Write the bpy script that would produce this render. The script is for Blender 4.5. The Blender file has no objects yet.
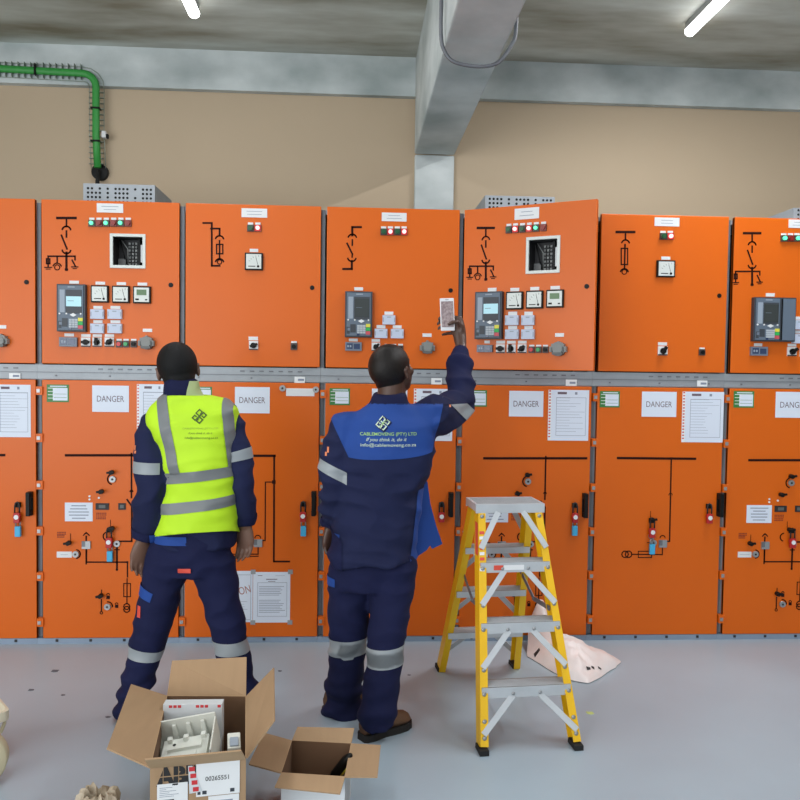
import bpy, bmesh, math, random
from mathutils import Vector, Matrix, noise
from mathutils.bvhtree import BVHTree
random.seed(7)
SC = bpy.context.scene
COL = SC.collection
R = math.radians

# ------------------------------------------------------------------ camera
CAM = Vector((1.7857, -4.5558, 1.6046)); YAW, PITCH, ROLL, FPX = .0580, .0393, .0137, 785.0
FW = Vector((math.sin(YAW)*math.cos(PITCH), math.cos(YAW)*math.cos(PITCH), -math.sin(PITCH)))
_r0 = Vector((math.cos(YAW), -math.sin(YAW), 0)); _u0 = _r0.cross(FW)
RI = _r0*math.cos(ROLL) + _u0*math.sin(ROLL)
UP = -_r0*math.sin(ROLL) + _u0*math.cos(ROLL)
cd = bpy.data.cameras.new('camera'); cam = bpy.data.objects.new('camera', cd); COL.objects.link(cam)
cd.sensor_fit = 'HORIZONTAL'; cd.sensor_width = 36; cd.lens = FPX*36/800; cd.clip_end = 100
M = Matrix((RI, UP, -FW)).transposed().to_4x4(); M.translation = CAM; cam.matrix_world = M
SC.camera = cam

def ray(x, y): return FW + RI*((x-400)/FPX) - UP*((y-400)/FPX)
def onz(x, y, z=0.0):
    d = ray(x, y); return CAM + d*((z-CAM.z)/d.z)
def ony(x, y, Y=0.0):
    d = ray(x, y); return CAM + d*((Y-CAM.y)/d.y)
def zoom(x0, y0, s): return lambda a, b: (x0 + a/s, y0 + b/s)      # measured crop -> photo coordinates

# ------------------------------------------------------------------ materials
def lin(c):
    return tuple(((v/255)/12.92 if v/255 <= .04045 else ((v/255+.055)/1.055)**2.4) for v in c) + (1,)
MATS = {}
def mat(name, rgb, rough=.5, metal=0.0, var=0.0, scale=6.0, bump=0.0, bscale=60.0, emit=0.0, rgb2=None, stretch=None, coat=0.0, spec=None, alpha=None, sheen=0.0):
    m = bpy.data.materials.new(name); m.use_nodes = True; nt = m.node_tree; b = nt.nodes['Principled BSDF']
    c = lin(rgb); b.inputs['Base Color'].default_value = c
    b.inputs['Roughness'].default_value = rough; b.inputs['Metallic'].default_value = metal
    if coat: b.inputs['Coat Weight'].default_value = coat; b.inputs['Coat Roughness'].default_value = .25
    if spec is not None: b.inputs['Specular IOR Level'].default_value = spec
    if sheen: b.inputs['Sheen Weight'].default_value = sheen
    if emit: b.inputs['Emission Color'].default_value = c; b.inputs['Emission Strength'].default_value = emit
    if alpha is not None: b.inputs['Alpha'].default_value = alpha
    tc = None
    if var or bump:
        tc = nt.nodes.new('ShaderNodeTexCoord'); mp = nt.nodes.new('ShaderNodeMapping')
        nt.links.new(tc.outputs['Object'], mp.inputs['Vector'])
        if stretch: mp.inputs['Scale'].default_value = stretch
    if var:
        n = nt.nodes.new('ShaderNodeTexNoise'); n.inputs['Scale'].default_value = scale; n.inputs['Detail'].default_value = 6
        nt.links.new(mp.outputs[0], n.inputs['Vector'])
        cr = nt.nodes.new('ShaderNodeValToRGB'); cr.color_ramp.elements[0].position = .3; cr.color_ramp.elements[1].position = .7
        d = lin(rgb2) if rgb2 else tuple(v*(1-var) for v in c[:3]) + (1,)
        cr.color_ramp.elements[0].color = d; cr.color_ramp.elements[1].color = c
        nt.links.new(n.outputs['Fac'], cr.inputs['Fac']); nt.links.new(cr.outputs['Color'], b.inputs['Base Color'])
    if bump:
        n2 = nt.nodes.new('ShaderNodeTexNoise'); n2.inputs['Scale'].default_value = bscale; n2.inputs['Detail'].default_value = 4
        nt.links.new(mp.outputs[0], n2.inputs['Vector'])
        bp = nt.nodes.new('ShaderNodeBump'); bp.inputs['Strength'].default_value = bump; bp.inputs['Distance'].default_value = .01
        nt.links.new(n2.outputs['Fac'], bp.inputs['Height']); nt.links.new(bp.outputs[0], b.inputs['Normal'])
    MATS[name] = m
    return m

mat('orange', (214, 98, 12), .40, spec=.28, coat=.08, var=.05, scale=1.5)
mat('galv', (156, 162, 168), .5, .25, var=.15, scale=9)
mat('galv_dark', (116, 118, 124), .5, .3, var=.2, scale=14)
mat('plinth', (140, 156, 176), .5, .1, var=.15)
mat('black', (9, 9, 9), .5, spec=.25)
mat('dark', (34, 33, 35), .6)
mat('ink', (40, 13, 9), .7, spec=.15)
mat('redink', (120, 38, 20), .7)
mat('white', (226, 228, 230), .5)
mat('paper', (214, 222, 236), .6)
mat('paper_ink', (132, 140, 158), .7)
mat('danger_ink', (104, 88, 100), .7)
mat('plate', (218, 220, 222), .4)
mat('relay_body', (52, 58, 66), .5)
mat('relay_face', (92, 106, 122), .5)
mat('relay_light', (146, 158, 172), .5)
mat('lcd_lit', (150, 196, 208), .3, emit=.35)
mat('lcd_off', (52, 58, 58), .25)
mat('lcd_green', (62, 104, 54), .3)
mat('key', (176, 184, 192), .5)
mat('yellow_key', (220, 210, 70), .5); mat('green_key', (40, 170, 80), .5); mat('red_key', (200, 80, 90), .5)
mat('meter_face', (206, 212, 208), .35)
mat('blue_module', (186, 196, 216), .45)
mat('disp_body', (108, 120, 136), .45); mat('disp_glass', (46, 62, 96), .2)
mat('socket', (128, 130, 128), .5); mat('socket_dark', (92, 94, 94), .5)
mat('lamp_green_on', (90, 230, 170), .3, emit=1.1); mat('lamp_green', (24, 84, 48), .3)
mat('lamp_red_on', (255, 190, 190), .3, emit=1.4); mat('lamp_red', (130, 30, 26), .3)
mat('lamp_redring', (200, 30, 34), .4)
mat('bezel', (70, 60, 58), .5)
mat('push_red', (196, 44, 52), .4); mat('push_green', (40, 150, 84), .4)
mat('sticker_green', (52, 122, 58), .5)
mat('padlock_red', (176, 30, 34), .4); mat('padlock_blue', (64, 168, 214), .4)
mat('steel', (158, 160, 162), .4, .6)
mat('caution_ink', (168, 112, 104), .7)
mat('red_print', (200, 50, 56), .5)
mat('wall', (192, 172, 146), .8, var=.05, scale=.9, bump=.03, bscale=120)
mat('floor', (162, 180, 192), .36, var=.1, scale=1.1, rgb2=(154, 168, 180), bump=.02, bscale=40)
mat('concrete', (214, 220, 220), .85, var=.4, scale=2.2, rgb2=(158, 168, 168), bump=.3, bscale=9, stretch=(.8, .8, 1.2))
mat('slab', (218, 222, 216), .9, var=.4, scale=1.9, rgb2=(140, 133, 114), bump=.3, bscale=7, stretch=(.45, 1.5, 1))
mat('tray_green', (54, 150, 66), .5); mat('wire', (150, 160, 150), .4, .6)
mat('rubber', (22, 22, 22), .8)
mat('tube_glow', (255, 255, 255), .4, emit=9.0); mat('housing', (170, 172, 172), .5)
mat('navy', (22, 27, 64), .85, var=.22, scale=5, bump=.12, bscale=220, spec=.25)
mat('collar_lime', (168, 184, 130), .7)
mat('navy_jacket', (28, 34, 68), .85, var=.2, scale=5, bump=.12, bscale=220, spec=.25)
mat('royal', (18, 64, 142), .8, var=.15, scale=5, bump=.1, bscale=220)
mat('lime', (186, 230, 30), .7, var=.07, scale=6)
mat('reflect', (146, 153, 158), .5, var=.06, scale=8)
mat('reflect_vest', (116, 120, 122), .5, var=.06, scale=8)
mat('skin', (80, 55, 45), .45, var=.18, scale=10)
mat('skin2', (112, 82, 68), .5, var=.15, scale=10)
mat('hair_short', (26, 20, 18), .45, spec=.28, var=.4, scale=60, bump=.3, bscale=250)
mat('hair_black', (9, 9, 11), .7, spec=.3, var=.3, scale=60, bump=.3, bscale=250)
mat('eye', (225, 222, 215), .2)
mat('boot', (104, 74, 52), .7, var=.3, scale=14); mat('sole', (30, 27, 26), .7)
mat('embroid', (196, 214, 190), .6); mat('embroid_green', (150, 190, 110), .6); mat('olive', (66, 92, 30), .7); mat('olive_light', (150, 176, 60), .7)
mat('tag_red', (216, 78, 62), .5); mat('emblem_orange', (220, 130, 90), .6)
mat('phone_white', (222, 222, 226), .3)
mat('screen', (128, 108, 112), .2, var=.5, scale=90, rgb2=(176, 160, 160))
mat('ladder_yellow', (234, 184, 12), .4, var=.08, scale=8)
mat('alu', (192, 197, 202), .45, .2, var=.12, scale=12)
mat('alu_tread', (168, 171, 174), .5, .2, var=.2, scale=40, stretch=(1, 12, 1))
mat('bag', (236, 232, 232), .45, var=.1, scale=5, rgb2=(232, 214, 210), bump=.2, bscale=14)
mat('card_out', (166, 136, 104), .85, var=.07, scale=7, stretch=(6, 1, 1))
mat('card_in', (184, 152, 116), .85, var=.06, scale=7)
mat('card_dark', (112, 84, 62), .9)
mat('carton_white', (206, 210, 214), .55)
mat('mould', (214, 216, 208), .5)
mat('kraft', (198, 184, 164), .8, var=.25, scale=14, rgb2=(160, 146, 124))
mat('cream', (206, 198, 176), .5); mat('tape_beige', (186, 176, 146), .6)
mat('debris', (90, 92, 100), .8); mat('leafy', (186, 196, 120), .7)

# ------------------------------------------------------------------ mesh builder
_txt = {}
def glyphs(s, bold=0.0, shear=0.0):
    k = (s, bold, shear)
    if k not in _txt:
        cu = bpy.data.curves.new('lettering', 'FONT'); cu.body = s; cu.size = 1; cu.offset = bold; cu.shear = shear; cu.resolution_u = 3
        cu.align_x = 'CENTER'; cu.align_y = 'CENTER'
        o = bpy.data.objects.new('lettering', cu); COL.objects.link(o)
        dg = bpy.context.evaluated_depsgraph_get(); me = bpy.data.meshes.new_from_object(o.evaluated_get(dg))
        vs = [v.co.copy() for v in me.vertices]; fs = [tuple(p.vertices) for p in me.polygons]
        bpy.data.objects.remove(o); bpy.data.curves.remove(cu); bpy.data.meshes.remove(me)
        w = max(v.x for v in vs) - min(v.x for v in vs); cx = (max(v.x for v in vs)+min(v.x for v in vs))/2
        h = max(v.y for v in vs) - min(v.y for v in vs); cy = (max(v.y for v in vs)+min(v.y for v in vs))/2
        vs = [Vector((v.x-cx, v.y-cy, 0)) for v in vs]
        _txt[k] = (vs, fs, w, h)
    return _txt[k]

class MB:
    def __init__(s, *mats): s.bm = bmesh.new(); s.mats = list(mats)
    def mi(s, m):
        if m is None: return 0
        if m not in s.mats: s.mats.append(m)
        return s.mats.index(m)
    def face(s, pts, m=None):
        vs = [s.bm.verts.new(p) for p in pts]; f = s.bm.faces.new(vs); f.material_index = s.mi(m); return f
    def hexa(s, p, m=None):      # 8 points: bottom 4 ccw, top 4
        vs = [s.bm.verts.new(q) for q in p]; k = s.mi(m)
        for a in ((3,2,1,0),(4,5,6,7),(0,1,5,4),(1,2,6,5),(2,3,7,6),(3,0,4,7)):
            f = s.bm.faces.new([vs[i] for i in a]); f.material_index = k
        return s
    def box(s, x0, x1, y0, y1, z0, z1, m=None):
        if x0 > x1: x0, x1 = x1, x0
        if y0 > y1: y0, y1 = y1, y0
        if z0 > z1: z0, z1 = z1, z0
        return s.hexa([(x0,y0,z0),(x1,y0,z0),(x1,y1,z0),(x0,y1,z0),(x0,y0,z1),(x1,y0,z1),(x1,y1,z1),(x0,y1,z1)], m)
    def beam(s, a, b, wu, wv, u=None, m=None):      # rectangular bar from a to b; u = direction of the width wu
        a, b = Vector(a), Vector(b); d = (b-a).normalized()
        u = Vector(u) if u else (Vector((0,0,1)) if abs(d.z) < .9 else Vector((1,0,0)))
        u = (u - d*u.dot(d)).normalized(); v = d.cross(u)
        u = u*wu/2; v = v*wv/2
        return s.hexa([a-u-v, a+u-v, a+u+v, a-u+v, b-u-v, b+u-v, b+u+v, b-u+v], m)
    def loft(s, rings, m=None, cap=True, smooth=True):
        k = s.mi(m); prev = None; n = len(rings[0])
        R_ = [[s.bm.verts.new(p) for p in r] for r in rings]
        for a, b in zip(R_, R_[1:]):
            for i in range(n):
                f = s.bm.faces.new((a[i], a[(i+1) % n], b[(i+1) % n], b[i])); f.material_index = k; f.smooth = smooth
        if cap:
            f = s.bm.faces.new(R_[0][::-1]); f.material_index = k
            f = s.bm.faces.new(R_[-1]); f.material_index = k
        return s
    def tube(s, pts, rad, n=10, m=None, cap=True, flat=None):     # rad: number or per-point list of r or (ru, rv)
        pts = [Vector(p) for p in pts]; rings = []; N = None
        if not isinstance(rad, (list, tuple)) : rad = [rad]*len(pts)
        for i, p in enumerate(pts):
            d = (pts[min(i+1, len(pts)-1)] - pts[max(i-1, 0)]).normalized()
            if N is None:
                N = Vector(flat) if flat else (Vector((0,0,1)) if abs(d.z) < .9 else Vector((0,1,0)))
            N = (N - d*N.dot(d)).normalized(); B = d.cross(N)
            r = rad[i]; ru, rv = r if isinstance(r, (list, tuple)) else (r, r)
            rings.append([p + N*(ru*math.cos(2*math.pi*j/n)) + B*(rv*math.sin(2*math.pi*j/n)) for j in range(n)])
        return s.loft(rings, m, cap)
    def cyl(s, a, b, r, n=16, m=None, r1=None): return s.tube([a, b], [r, r if r1 is None else r1], n, m)
    def ball(s, c, r, m=None, rot=None, seg=14):
        r = (r, r, r) if not isinstance(r, (list, tuple)) else r
        k = s.mi(m); mt = Matrix.Translation(c) @ (rot.to_4x4() if rot else Matrix.Identity(4)) @ Matrix.Diagonal((*r, 1))
        g = bmesh.ops.create_uvsphere(s.bm, u_segments=seg, v_segments=max(6, seg*2//3), radius=1, matrix=mt)
        for v in g['verts']:
            for f in v.link_faces: f.material_index = k; f.smooth = True
        return s
    def stroke(s, pts, w, y, m=None, t=.0015):      # flat painted line in the x,z plane at depth y
        for a, b in zip(pts, pts[1:]):
            a = Vector((a[0], 0, a[1])); b = Vector((b[0], 0, b[1])); d = b-a
            if d.length < 1e-6: continue
            d.normalize(); e = d*w/2
            s.beam((a.x-e.x, y, a.z-e.z), (b.x+e.x, y, b.z+e.z), w, t, Vector((-d.z, 0, d.x)), m)
        return s
    def arc(s, c, r, a0, a1, w, y, m=None, n=10):
        return s.stroke([(c[0]+r*math.cos(R(a0+(a1-a0)*i/n)), c[1]+r*math.sin(R(a0+(a1-a0)*i/n))) for i in range(n+1)], w, y, m)
    def text(s, t, cx, cz, w, h, y, m=None, bold=0.0, shear=0.0, rot=0.0):
        vs, fs, tw, th = glyphs(t, bold, shear); k = s.mi(m); c, q = math.cos(rot), math.sin(rot)
        V = []
        for v in vs:
            a, b = v.x*w/tw, v.y*h/th
            V.append(s.bm.verts.new((cx+a*c-b*q, y, cz+a*q+b*c)))
        for f in fs:
            try: g = s.bm.faces.new([V[i] for i in f]); g.material_index = k
            except ValueError: pass
        return s
    def prism(s, poly, y0, y1, m=None):             # polygon in x,z pushed along y
        k = s.mi(m); a = [s.bm.verts.new((p[0], y0, p[1])) for p in poly]; b = [s.bm.verts.new((p[0], y1, p[1])) for p in poly]; n = len(poly)
        for f in ([a[i] for i in range(n)], [b[i] for i in range(n)][::-1]): s.bm.faces.new(f).material_index = k
        for i in range(n): s.bm.faces.new((a[i], b[i], b[(i+1) % n], a[(i+1) % n])).material_index = k
        return s
    def build(s, name, parent=None, loc=None, rot=None, bevel=0, smooth=False, fixn=True):
        if fixn: bmesh.ops.recalc_face_normals(s.bm, faces=s.bm.faces)
        me = bpy.data.meshes.new(name); s.bm.to_mesh(me); s.bm.free()
        for m in s.mats: me.materials.append(MATS[m])
        o = bpy.data.objects.new(name, me); COL.objects.link(o)
        if smooth:
            for p in me.polygons: p.use_smooth = True
        if parent: o.parent = parent
        if loc is not None: o.location = loc
        if rot is not None: o.rotation_euler = rot
        if bevel:
            b = o.modifiers.new('bevel', 'BEVEL'); b.width = bevel; b.segments = 2; b.limit_method = 'ANGLE'
        return o

def tag(o, label=None, cat=None, group=None, kind=None):
    if label: o['label'] = label
    if cat: o['category'] = cat
    if group: o['group'] = group
    if kind: o['kind'] = kind
    return o
def thing(name, label, cat, loc=(0,0,0), rotz=0.0, group=None):
    o = bpy.data.objects.new(name, None); COL.objects.link(o); o.empty_display_size = .1
    o.location = loc; o.rotation_euler = (0, 0, rotz)
    return tag(o, label, cat, group)
def struct(o): o['kind'] = 'structure'; return o

# ------------------------------------------------------------------ the room
WY = 1.80; CZ = 4.07
struct(MB('floor').box(-5, 9, -9, 2.0, -.1, 0).build('floor'))
struct(MB('slab').box(-5, 9, -9, 2.0, CZ, CZ+.15).build('ceiling'))
struct(MB('wall').box(-5, 9, WY, 2.0, 0, CZ).build('wall_back'))
struct(MB('concrete').box(-5, 2.24, WY-.06, WY+.05, 3.765, CZ).box(2.56, 9, WY-.06, WY+.05, 3.765, CZ).build('trim_1'))
struct(MB('concrete').box(2.24, 2.56, -8.9, WY-.055, 3.315, CZ).build('trim_2', bevel=.012))
struct(MB('concrete').box(2.245, 2.56, WY-.05, WY+.05, 0, 3.315).build('trim_3', bevel=.01))
struct(MB('wall').box(-5.15, -5, -9, 2.0, 0, CZ).build('wall_left'))
struct(MB('wall').box(9, 9.15, -9, 2.0, 0, CZ).build('wall_right'))

def dense(pts, rad, n=4):          # Catmull-Rom resampling of a path
    P = [Vector(p) for p in pts]; Q = [P[0]*2-P[1]] + P + [P[-1]*2-P[-2]]; r = list(rad); o, q = [], []
    for i in range(len(P)-1):
        a, b, c, d = Q[i:i+4]
        for j in range(n):
            t = j/n; o.append(.5*((2*b)+(c-a)*t+(2*a-5*b+4*c-d)*t*t+(3*b-a-3*c+d)*t**3)); s = t*t*(3-2*t); q.append(r[i]*(1-s)+r[i+1]*s)
    o.append(P[-1]); q.append(r[-1]); return o, q

# tube lights
def batten(label, x, y1):
    t = thing('tube_light', label, 'ceiling light', (x, y1, CZ))
    MB('housing').box(-.035, .035, -2.4, 0, -.05, 0).build('housing', t, bevel=.006)
    MB('tube_glow').loft([[(.038*math.cos(R(a)), y, -.062+.034*math.sin(R(a))) for a in range(0, 360, 30)] for y in (-2.4, -2.38, -.02, 0)]).build('tube', t)
    return t
batten('white fluorescent tube light on the concrete ceiling, the left one', .665, .97)
batten('white fluorescent tube light on the concrete ceiling, the right one', 4.115, .95)

# wire cable tray with green cables
t = thing('cable_tray', 'wire cable tray filled with green cables, bent down the wall', 'cable tray', (-.23, WY-.0915, 3.08))
def tp(x, z, y=0): return Vector((x, y, z))
zt, zb = .765, .05
path = [tp(-4.5, zt+.03), tp(-1.5, zt+.03), tp(-.10, zt)] + [tp(-.10+.10*math.sin(R(a)), zt-.10+.10*math.cos(R(a))) for a in (20, 45, 70, 90)] + [tp(0, .3), tp(.012, zb)]
MB('tray_green').tube(path, [(.020, .028)]*len(path), 10, flat=(0, 1, 0)).build('cable_bundle', t)
mb = MB('wire')
for off in (-.055, .055):
    pts = [p + Vector((0, .02, 0)) for p in path]; q = []
    for i, p in enumerate(pts):
        d = (pts[min(i+1, len(pts)-1)]-pts[max(i-1, 0)]).normalized(); q.append(p + Vector((-d.z, 0, d.x))*off)
    mb.tube(q, .003, 6)
for i in range(94): mb.box(-4.488+i*.047, -4.4855+i*.047, -.005, .03, zt-.042, zt+.072)
for i in range(14): mb.box(-.055, .055, -.005, .03, .08+i*.042, .0825+i*.042)
mb.build('wire_basket', t)
for x in (-.82, -.45, -1.2): MB('black').box(x-.006, x+.006, -.030, .030, zt-.03, zt+.055).build('cable_tie', t)
for z in (.25, .5): MB('black').box(-.034, .034, -.030, .030, z-.006, z+.006).build('cable_tie', t)
MB('plate', 'black').box(.045, .075, -.01, .04, .28, .33).box(.075, .09, 0, .03, .28, .31, 'black').build('bracket', t)
MB('rubber').cyl((.01, .0905, .03), (.01, .045, .03), .062, 20).tube([(.01, .03, .03), (.01, .0, -.05), (.01, .03, -.32)], .016, 8).build('cable_gland', t)

# loose conduit slung under the beam
t0 = [ony(x, y, Y) for x, y, Y in ((443, -14, -.42), (443, 10, -.40), (443, 44, -.37))]
c = [Vector((2.215, -.40, 4.07)), Vector((2.215, -.40, 3.6)), Vector((2.215, -.40, 3.36)), Vector((2.235, -.40, 3.27)), Vector((2.29, -.40, 3.215)), Vector((2.42, -.40, 3.197)), Vector((2.52, -.40, 3.222)), Vector((2.585, -.40, 3.31)), Vector((2.608, -.40, 3.37)), Vector((2.612, -.40, 3.52))]
o = MB('galv_dark').tube(*dense(c, [.0105]*len(c), 5), 8).build('conduit', smooth=True)
tag(o, 'thin grey conduit looped under the concrete beam', 'conduit')

# ------------------------------------------------------------------ switchgear
W = .8; G = .0174; ZT, ZU, ZL, ZB = 2.530, 1.609, 1.517, .034
AJAR = R(30)
CUB = ['orange switchgear cubicle at the far left, cut off by the photo edge',
       'orange switchgear cubicle with a square cutout, behind the left half of the vest wearer',
       'orange switchgear cubicle with one square meter, between the two workers',
       'orange switchgear cubicle that the worker in blue faces and photographs',
       'orange switchgear cubicle whose upper door stands ajar, behind the step ladder',
       'orange switchgear cubicle right of the ladder with a fuse symbol on its upper door',
       'orange switchgear cubicle at the far right, cut off by the photo edge']
cubs, udoor, ldoor = [], [], []
class Door:
    def __init__(s, k, upper):
        s.k = k; s.cub = cubs[k]; s.xl = (k-1)*W + G; s.w = W - 2*G
        s.th = AJAR if (k == 4 and upper) else 0.0
        s.loc = Vector((-.4+G, 0, 0)); s.base = Vector((s.xl, 0, 0))
        if s.th: s.loc.x -= .008; s.base.x -= .008
    def pt(s, px, py):              # photo point on the door face -> (along the door, height)
        n = Vector((-math.sin(s.th), -math.cos(s.th), 0)); d = ray(px, py)
        p = CAM + d*((s.base-CAM).dot(n)/d.dot(n)) - s.base
        return p.x*math.cos(s.th) - p.y*math.sin(s.th), p.z
    def rect(s, a, b, z=None):
        if z: a, b = z(*a), z(*b)
        u0, v0 = s.pt(*a); u1, v1 = s.pt(*b); return min(u0, u1), max(u0, u1), min(v0, v1), max(v0, v1)
    def place(s, u, v, cubicle=False):     # (parent, location, rotation) of a fitting at u, v
        if not cubicle: return dict(parent=s.obj, loc=(u, 0, v))
        q = Matrix.Rotation(-s.th, 3, 'Z') @ Vector((u, 0, v)); return dict(parent=s.cub, loc=s.loc+q, rot=(0, 0, -s.th))

def door_plate(w, z0, z1, hole=None):
    mb = MB('orange'); y0, y1 = 0, .024
    if hole:
        a, b, c, d = hole; bm = mb.bm
        L = [[[bm.verts.new((x, y, z)) for x, z in q] for y in (y0, y1)] for q in (((0, z0), (w, z0), (w, z1), (0, z1)), ((a, c), (b, c), (b, d), (a, d)))]
        for i in range(4):
            j = (i+1) % 4
            for y in (0, 1): bm.faces.new((L[0][y][i], L[0][y][j], L[1][y][j], L[1][y][i]))
            for q in (0, 1): bm.faces.new((L[q][0][i], L[q][0][j], L[q][1][j], L[q][1][i]))
    else: mb.box(0, w, y0, y1, z0, z1)
    mb.box(0, .012, .002, .03, z0, z1).box(w-.012, w, .002, .03, z0, z1)
    return mb

for k in range(7):
    t = thing('switchgear_cubicle', CUB[k], 'switchgear', ((k-.5)*W, 0, 0), 0, 'row of orange switchgear cubicles'); cubs.append(t)
    mb = MB('galv', 'dark')
    h = .3995
    mb.box(-h, h, .034, 1.30, .034, 1.50).box(-h, h, .034, 1.30, 1.50, 1.60)
    mb.box(-h, -h+.02, .034, .5, 1.60, 2.515).box(h-.02, h, .034, .5, 1.60, 2.515).box(-h, h, .034, .5, 2.49, 2.515)
    mb.box(-h+.02, h-.02, .36, .5, 1.60, 2.49, 'dark')
    mb.box(-h, h, .5, 1.3, 1.6, 2.515)
    mb.build('body', t, (-.013, 0, 0))
    mb = MB('galv', 'galv_dark').box(-h, h, .010, .034, 1.522, 1.603)
    mb.box(-h, h, .006, .010, 1.559, 1.562, 'galv_dark')
    for i in range(7): mb.box(-.06+i*.055, -.035+i*.055, .006, .010, 1.578, 1.585, 'galv_dark')
    for i in range(3): mb.box(-.3+i*.3, -.29+i*.3, .006, .010, 1.538, 1.546, 'galv_dark')
    mb.build('cross_rail', t, (-.013, 0, 0))
    mb = MB('plinth', 'dark').box(-h, h, .004, .034, .0, .032)
    for i in range(4): mb.box(-.3+i*.19, -.285+i*.19, .001, .004, .012, .026, 'dark')
    mb.build('plinth', t, (-.013, 0, 0))
    for s in (-1, 1):
        MB('galv_dark').box(s*h, s*(h-.018), .026, .034, 1.61, 2.515).box(s*h, s*(h-.018), .026, .034, .034, 1.515).build('frame_post', t, (-.013, 0, 0))
    for up in (True, False):
        d = Door(k, up); hole = None
        if up and k in (1, 4):
            r = d.rect((474, 236), (603, 363), zoom(0, 180, 4.2105)) if k == 1 else d.rect((332, 252), (452, 380), zoom(450, 180, 4.2105))
            hole = r; d.hole = r
        mb = door_plate(d.w, ZU if up else ZB, ZT if up else ZL, hole)
        d.obj = mb.build('upper_door' if up else 'lower_door', t, d.loc, (0, 0, -d.th), bevel=.003)
        if k == 4 and up: d.obj['label'] = 'upper door standing ajar'
        (udoor if up else ldoor).append(d)
        if up:
            MB('black').cyl((0, -.004, 0), (0, .0, 0), .013, 18).cyl((0, -.006, 0), (0, -.004, 0), .007, 8).build('door_lock', **d.place(d.w-.047, 2.065 if k != 4 else 2.065))
        else:
            for z in (1.455, 1.187, .918, .655, .393, .128):
                MB('orange', 'steel').box(-.0295, .006, -.012, .028, -.024, .024).box(-.024, -.006, -.016, -.010, -.010, .010, 'steel').build('hinge', **d.place(0, z))

def plate(d, r, m='plate', name='nameplate', lines=0, dep=.003, ink='paper_ink', par=None):
    u0, u1, v0, v1 = r; cu, cv = (u0+u1)/2, (v0+v1)/2; a, b = (u1-u0)/2, (v1-v0)/2
    mb = MB(m).box(-a, a, -dep, 0, -b, b)
    for i in range(lines):
        z = b - (i+1)*2*b/(lines+1); q = a*random.uniform(.45, .75); mb.box(-q, q, -dep-.0006, -dep, z-b*.05, z+b*.05, ink)
    return mb.build(name, **d.place(cu, cv))

def lamp(d, r, kind):
    u0, u1, v0, v1 = r; cu, cv = (u0+u1)/2, (v0+v1)/2; a, b = (u1-u0)/2, (v1-v0)/2
    mb = MB('bezel').box(-a, a, -.012, 0, -b, b*.55).box(-a*.8, a*.8, -.006, 0, b*.6, b*1.1, 'plate')
    m = {'G': 'lamp_green_on', 'g': 'lamp_green', 'R': 'lamp_red_on', 'r': 'lamp_red'}[kind]
    if kind in 'Rr': mb.box(-a*.92, a*.92, -.0125, -.012, -b*.95, b*.5, 'lamp_redring' if kind == 'R' else 'lamp_red')
    mb.cyl((0, -.024, -b*.22), (0, -.012, -b*.22), a*.62 if kind.isupper() else a*.75, 14, m)
    mb.build('indicator_lamp', **d.place(cu, cv))

def lamp_row(d, z, xs, y, w, h, kinds):
    for x, c in zip(xs, kinds): lamp(d, d.rect((x-w/2, y-h/2), (x+w/2, y+h/2), z), c)

def relay(d, r, lit=True, wide=False):
    u0, u1, v0, v1 = r; w, h = u1-u0, v1-v0; cu, cv = (u0+u1)/2, (v0+v1)/2
    f = (.64 if wide else 1.0)
    x = lambda t: -w/2 + w*f*t
    z = lambda t: h/2 - h*t
    p = d.place(cu, cv, True)
    mb = MB('relay_body').box(-w/2, w/2, -.035, 0, -h/2, h/2).box(x(.06), x(.94), -.041, -.035, z(.97), z(.03), 'relay_face')
    mb.box(x(.12), x(.30), -.043, -.041, z(.60), z(.12), 'relay_light')
    mb.box(x(.33), x(.90), -.0425, -.041, z(.62), z(.12), 'relay_body')
    mb.box(x(.4), x(.65), -.0425, -.041, z(.075), z(.05), 'relay_light')
    if wide: mb.box(-w/2+w*.68, w/2-.006, -.041, -.035, z(.97), z(.03), 'relay_face').box(-w/2+w*.655, -w/2+w*.665, -.043, -.035, z(.97), z(.03), 'black')
    mb.box(x(.07), x(.18), -.043, -.041, z(.93), z(.78), 'relay_body').box(x(.1), x(.2), -.044, -.041, z(.86), z(.8), 'disp_body')
    mb.box(x(.2), x(.4), -.0425, -.041, z(.90), z(.72), 'relay_body')
    mb.box(x(.44), x(.54), -.0435, -.041, z(.965), z(.92), 'disp_glass')
    o = mb.build('protection_relay', bevel=.002, **p)
    MB('lcd_lit' if lit else 'lcd_off').box(x(.35) if lit else x(.36), x(.88), -.0445, -.042, z(.47) if lit else z(.56), z(.26) if lit else z(.16)).box(x(.4), x(.62), -.0449, -.0445, z(.36), z(.35), 'relay_face').build('lcd_screen', o)
    mb = MB('key')
    for i in range(3):
        for j in range(4): mb.box(x(.45+i*.105), x(.545+i*.105), -.046, -.041, z(.775+j*.048), z(.735+j*.048))
    mb.box(x(.77), x(.93), -.047, -.041, z(.78), z(.71), 'yellow_key').box(x(.77), x(.93), -.047, -.041, z(.86), z(.79), 'green_key').box(x(.77), x(.93), -.047, -.041, z(.94), z(.87), 'red_key')
    mb.hexa([(x(.48), -.041, z(.65)), (x(.6), -.041, z(.69)), (x(.72), -.041, z(.65)), (x(.6), -.041, z(.61)), (x(.48), -.047, z(.65)), (x(.6), -.047, z(.69)), (x(.72), -.047, z(.65)), (x(.6), -.047, z(.61))], 'white')
    for t in (.12, .36, .86): mb.cyl((x(t), -.046, z(.625)), (x(t), -.041, z(.625)), w*f*.03, 8, 'white')
    mb.build('keypad', o)

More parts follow.
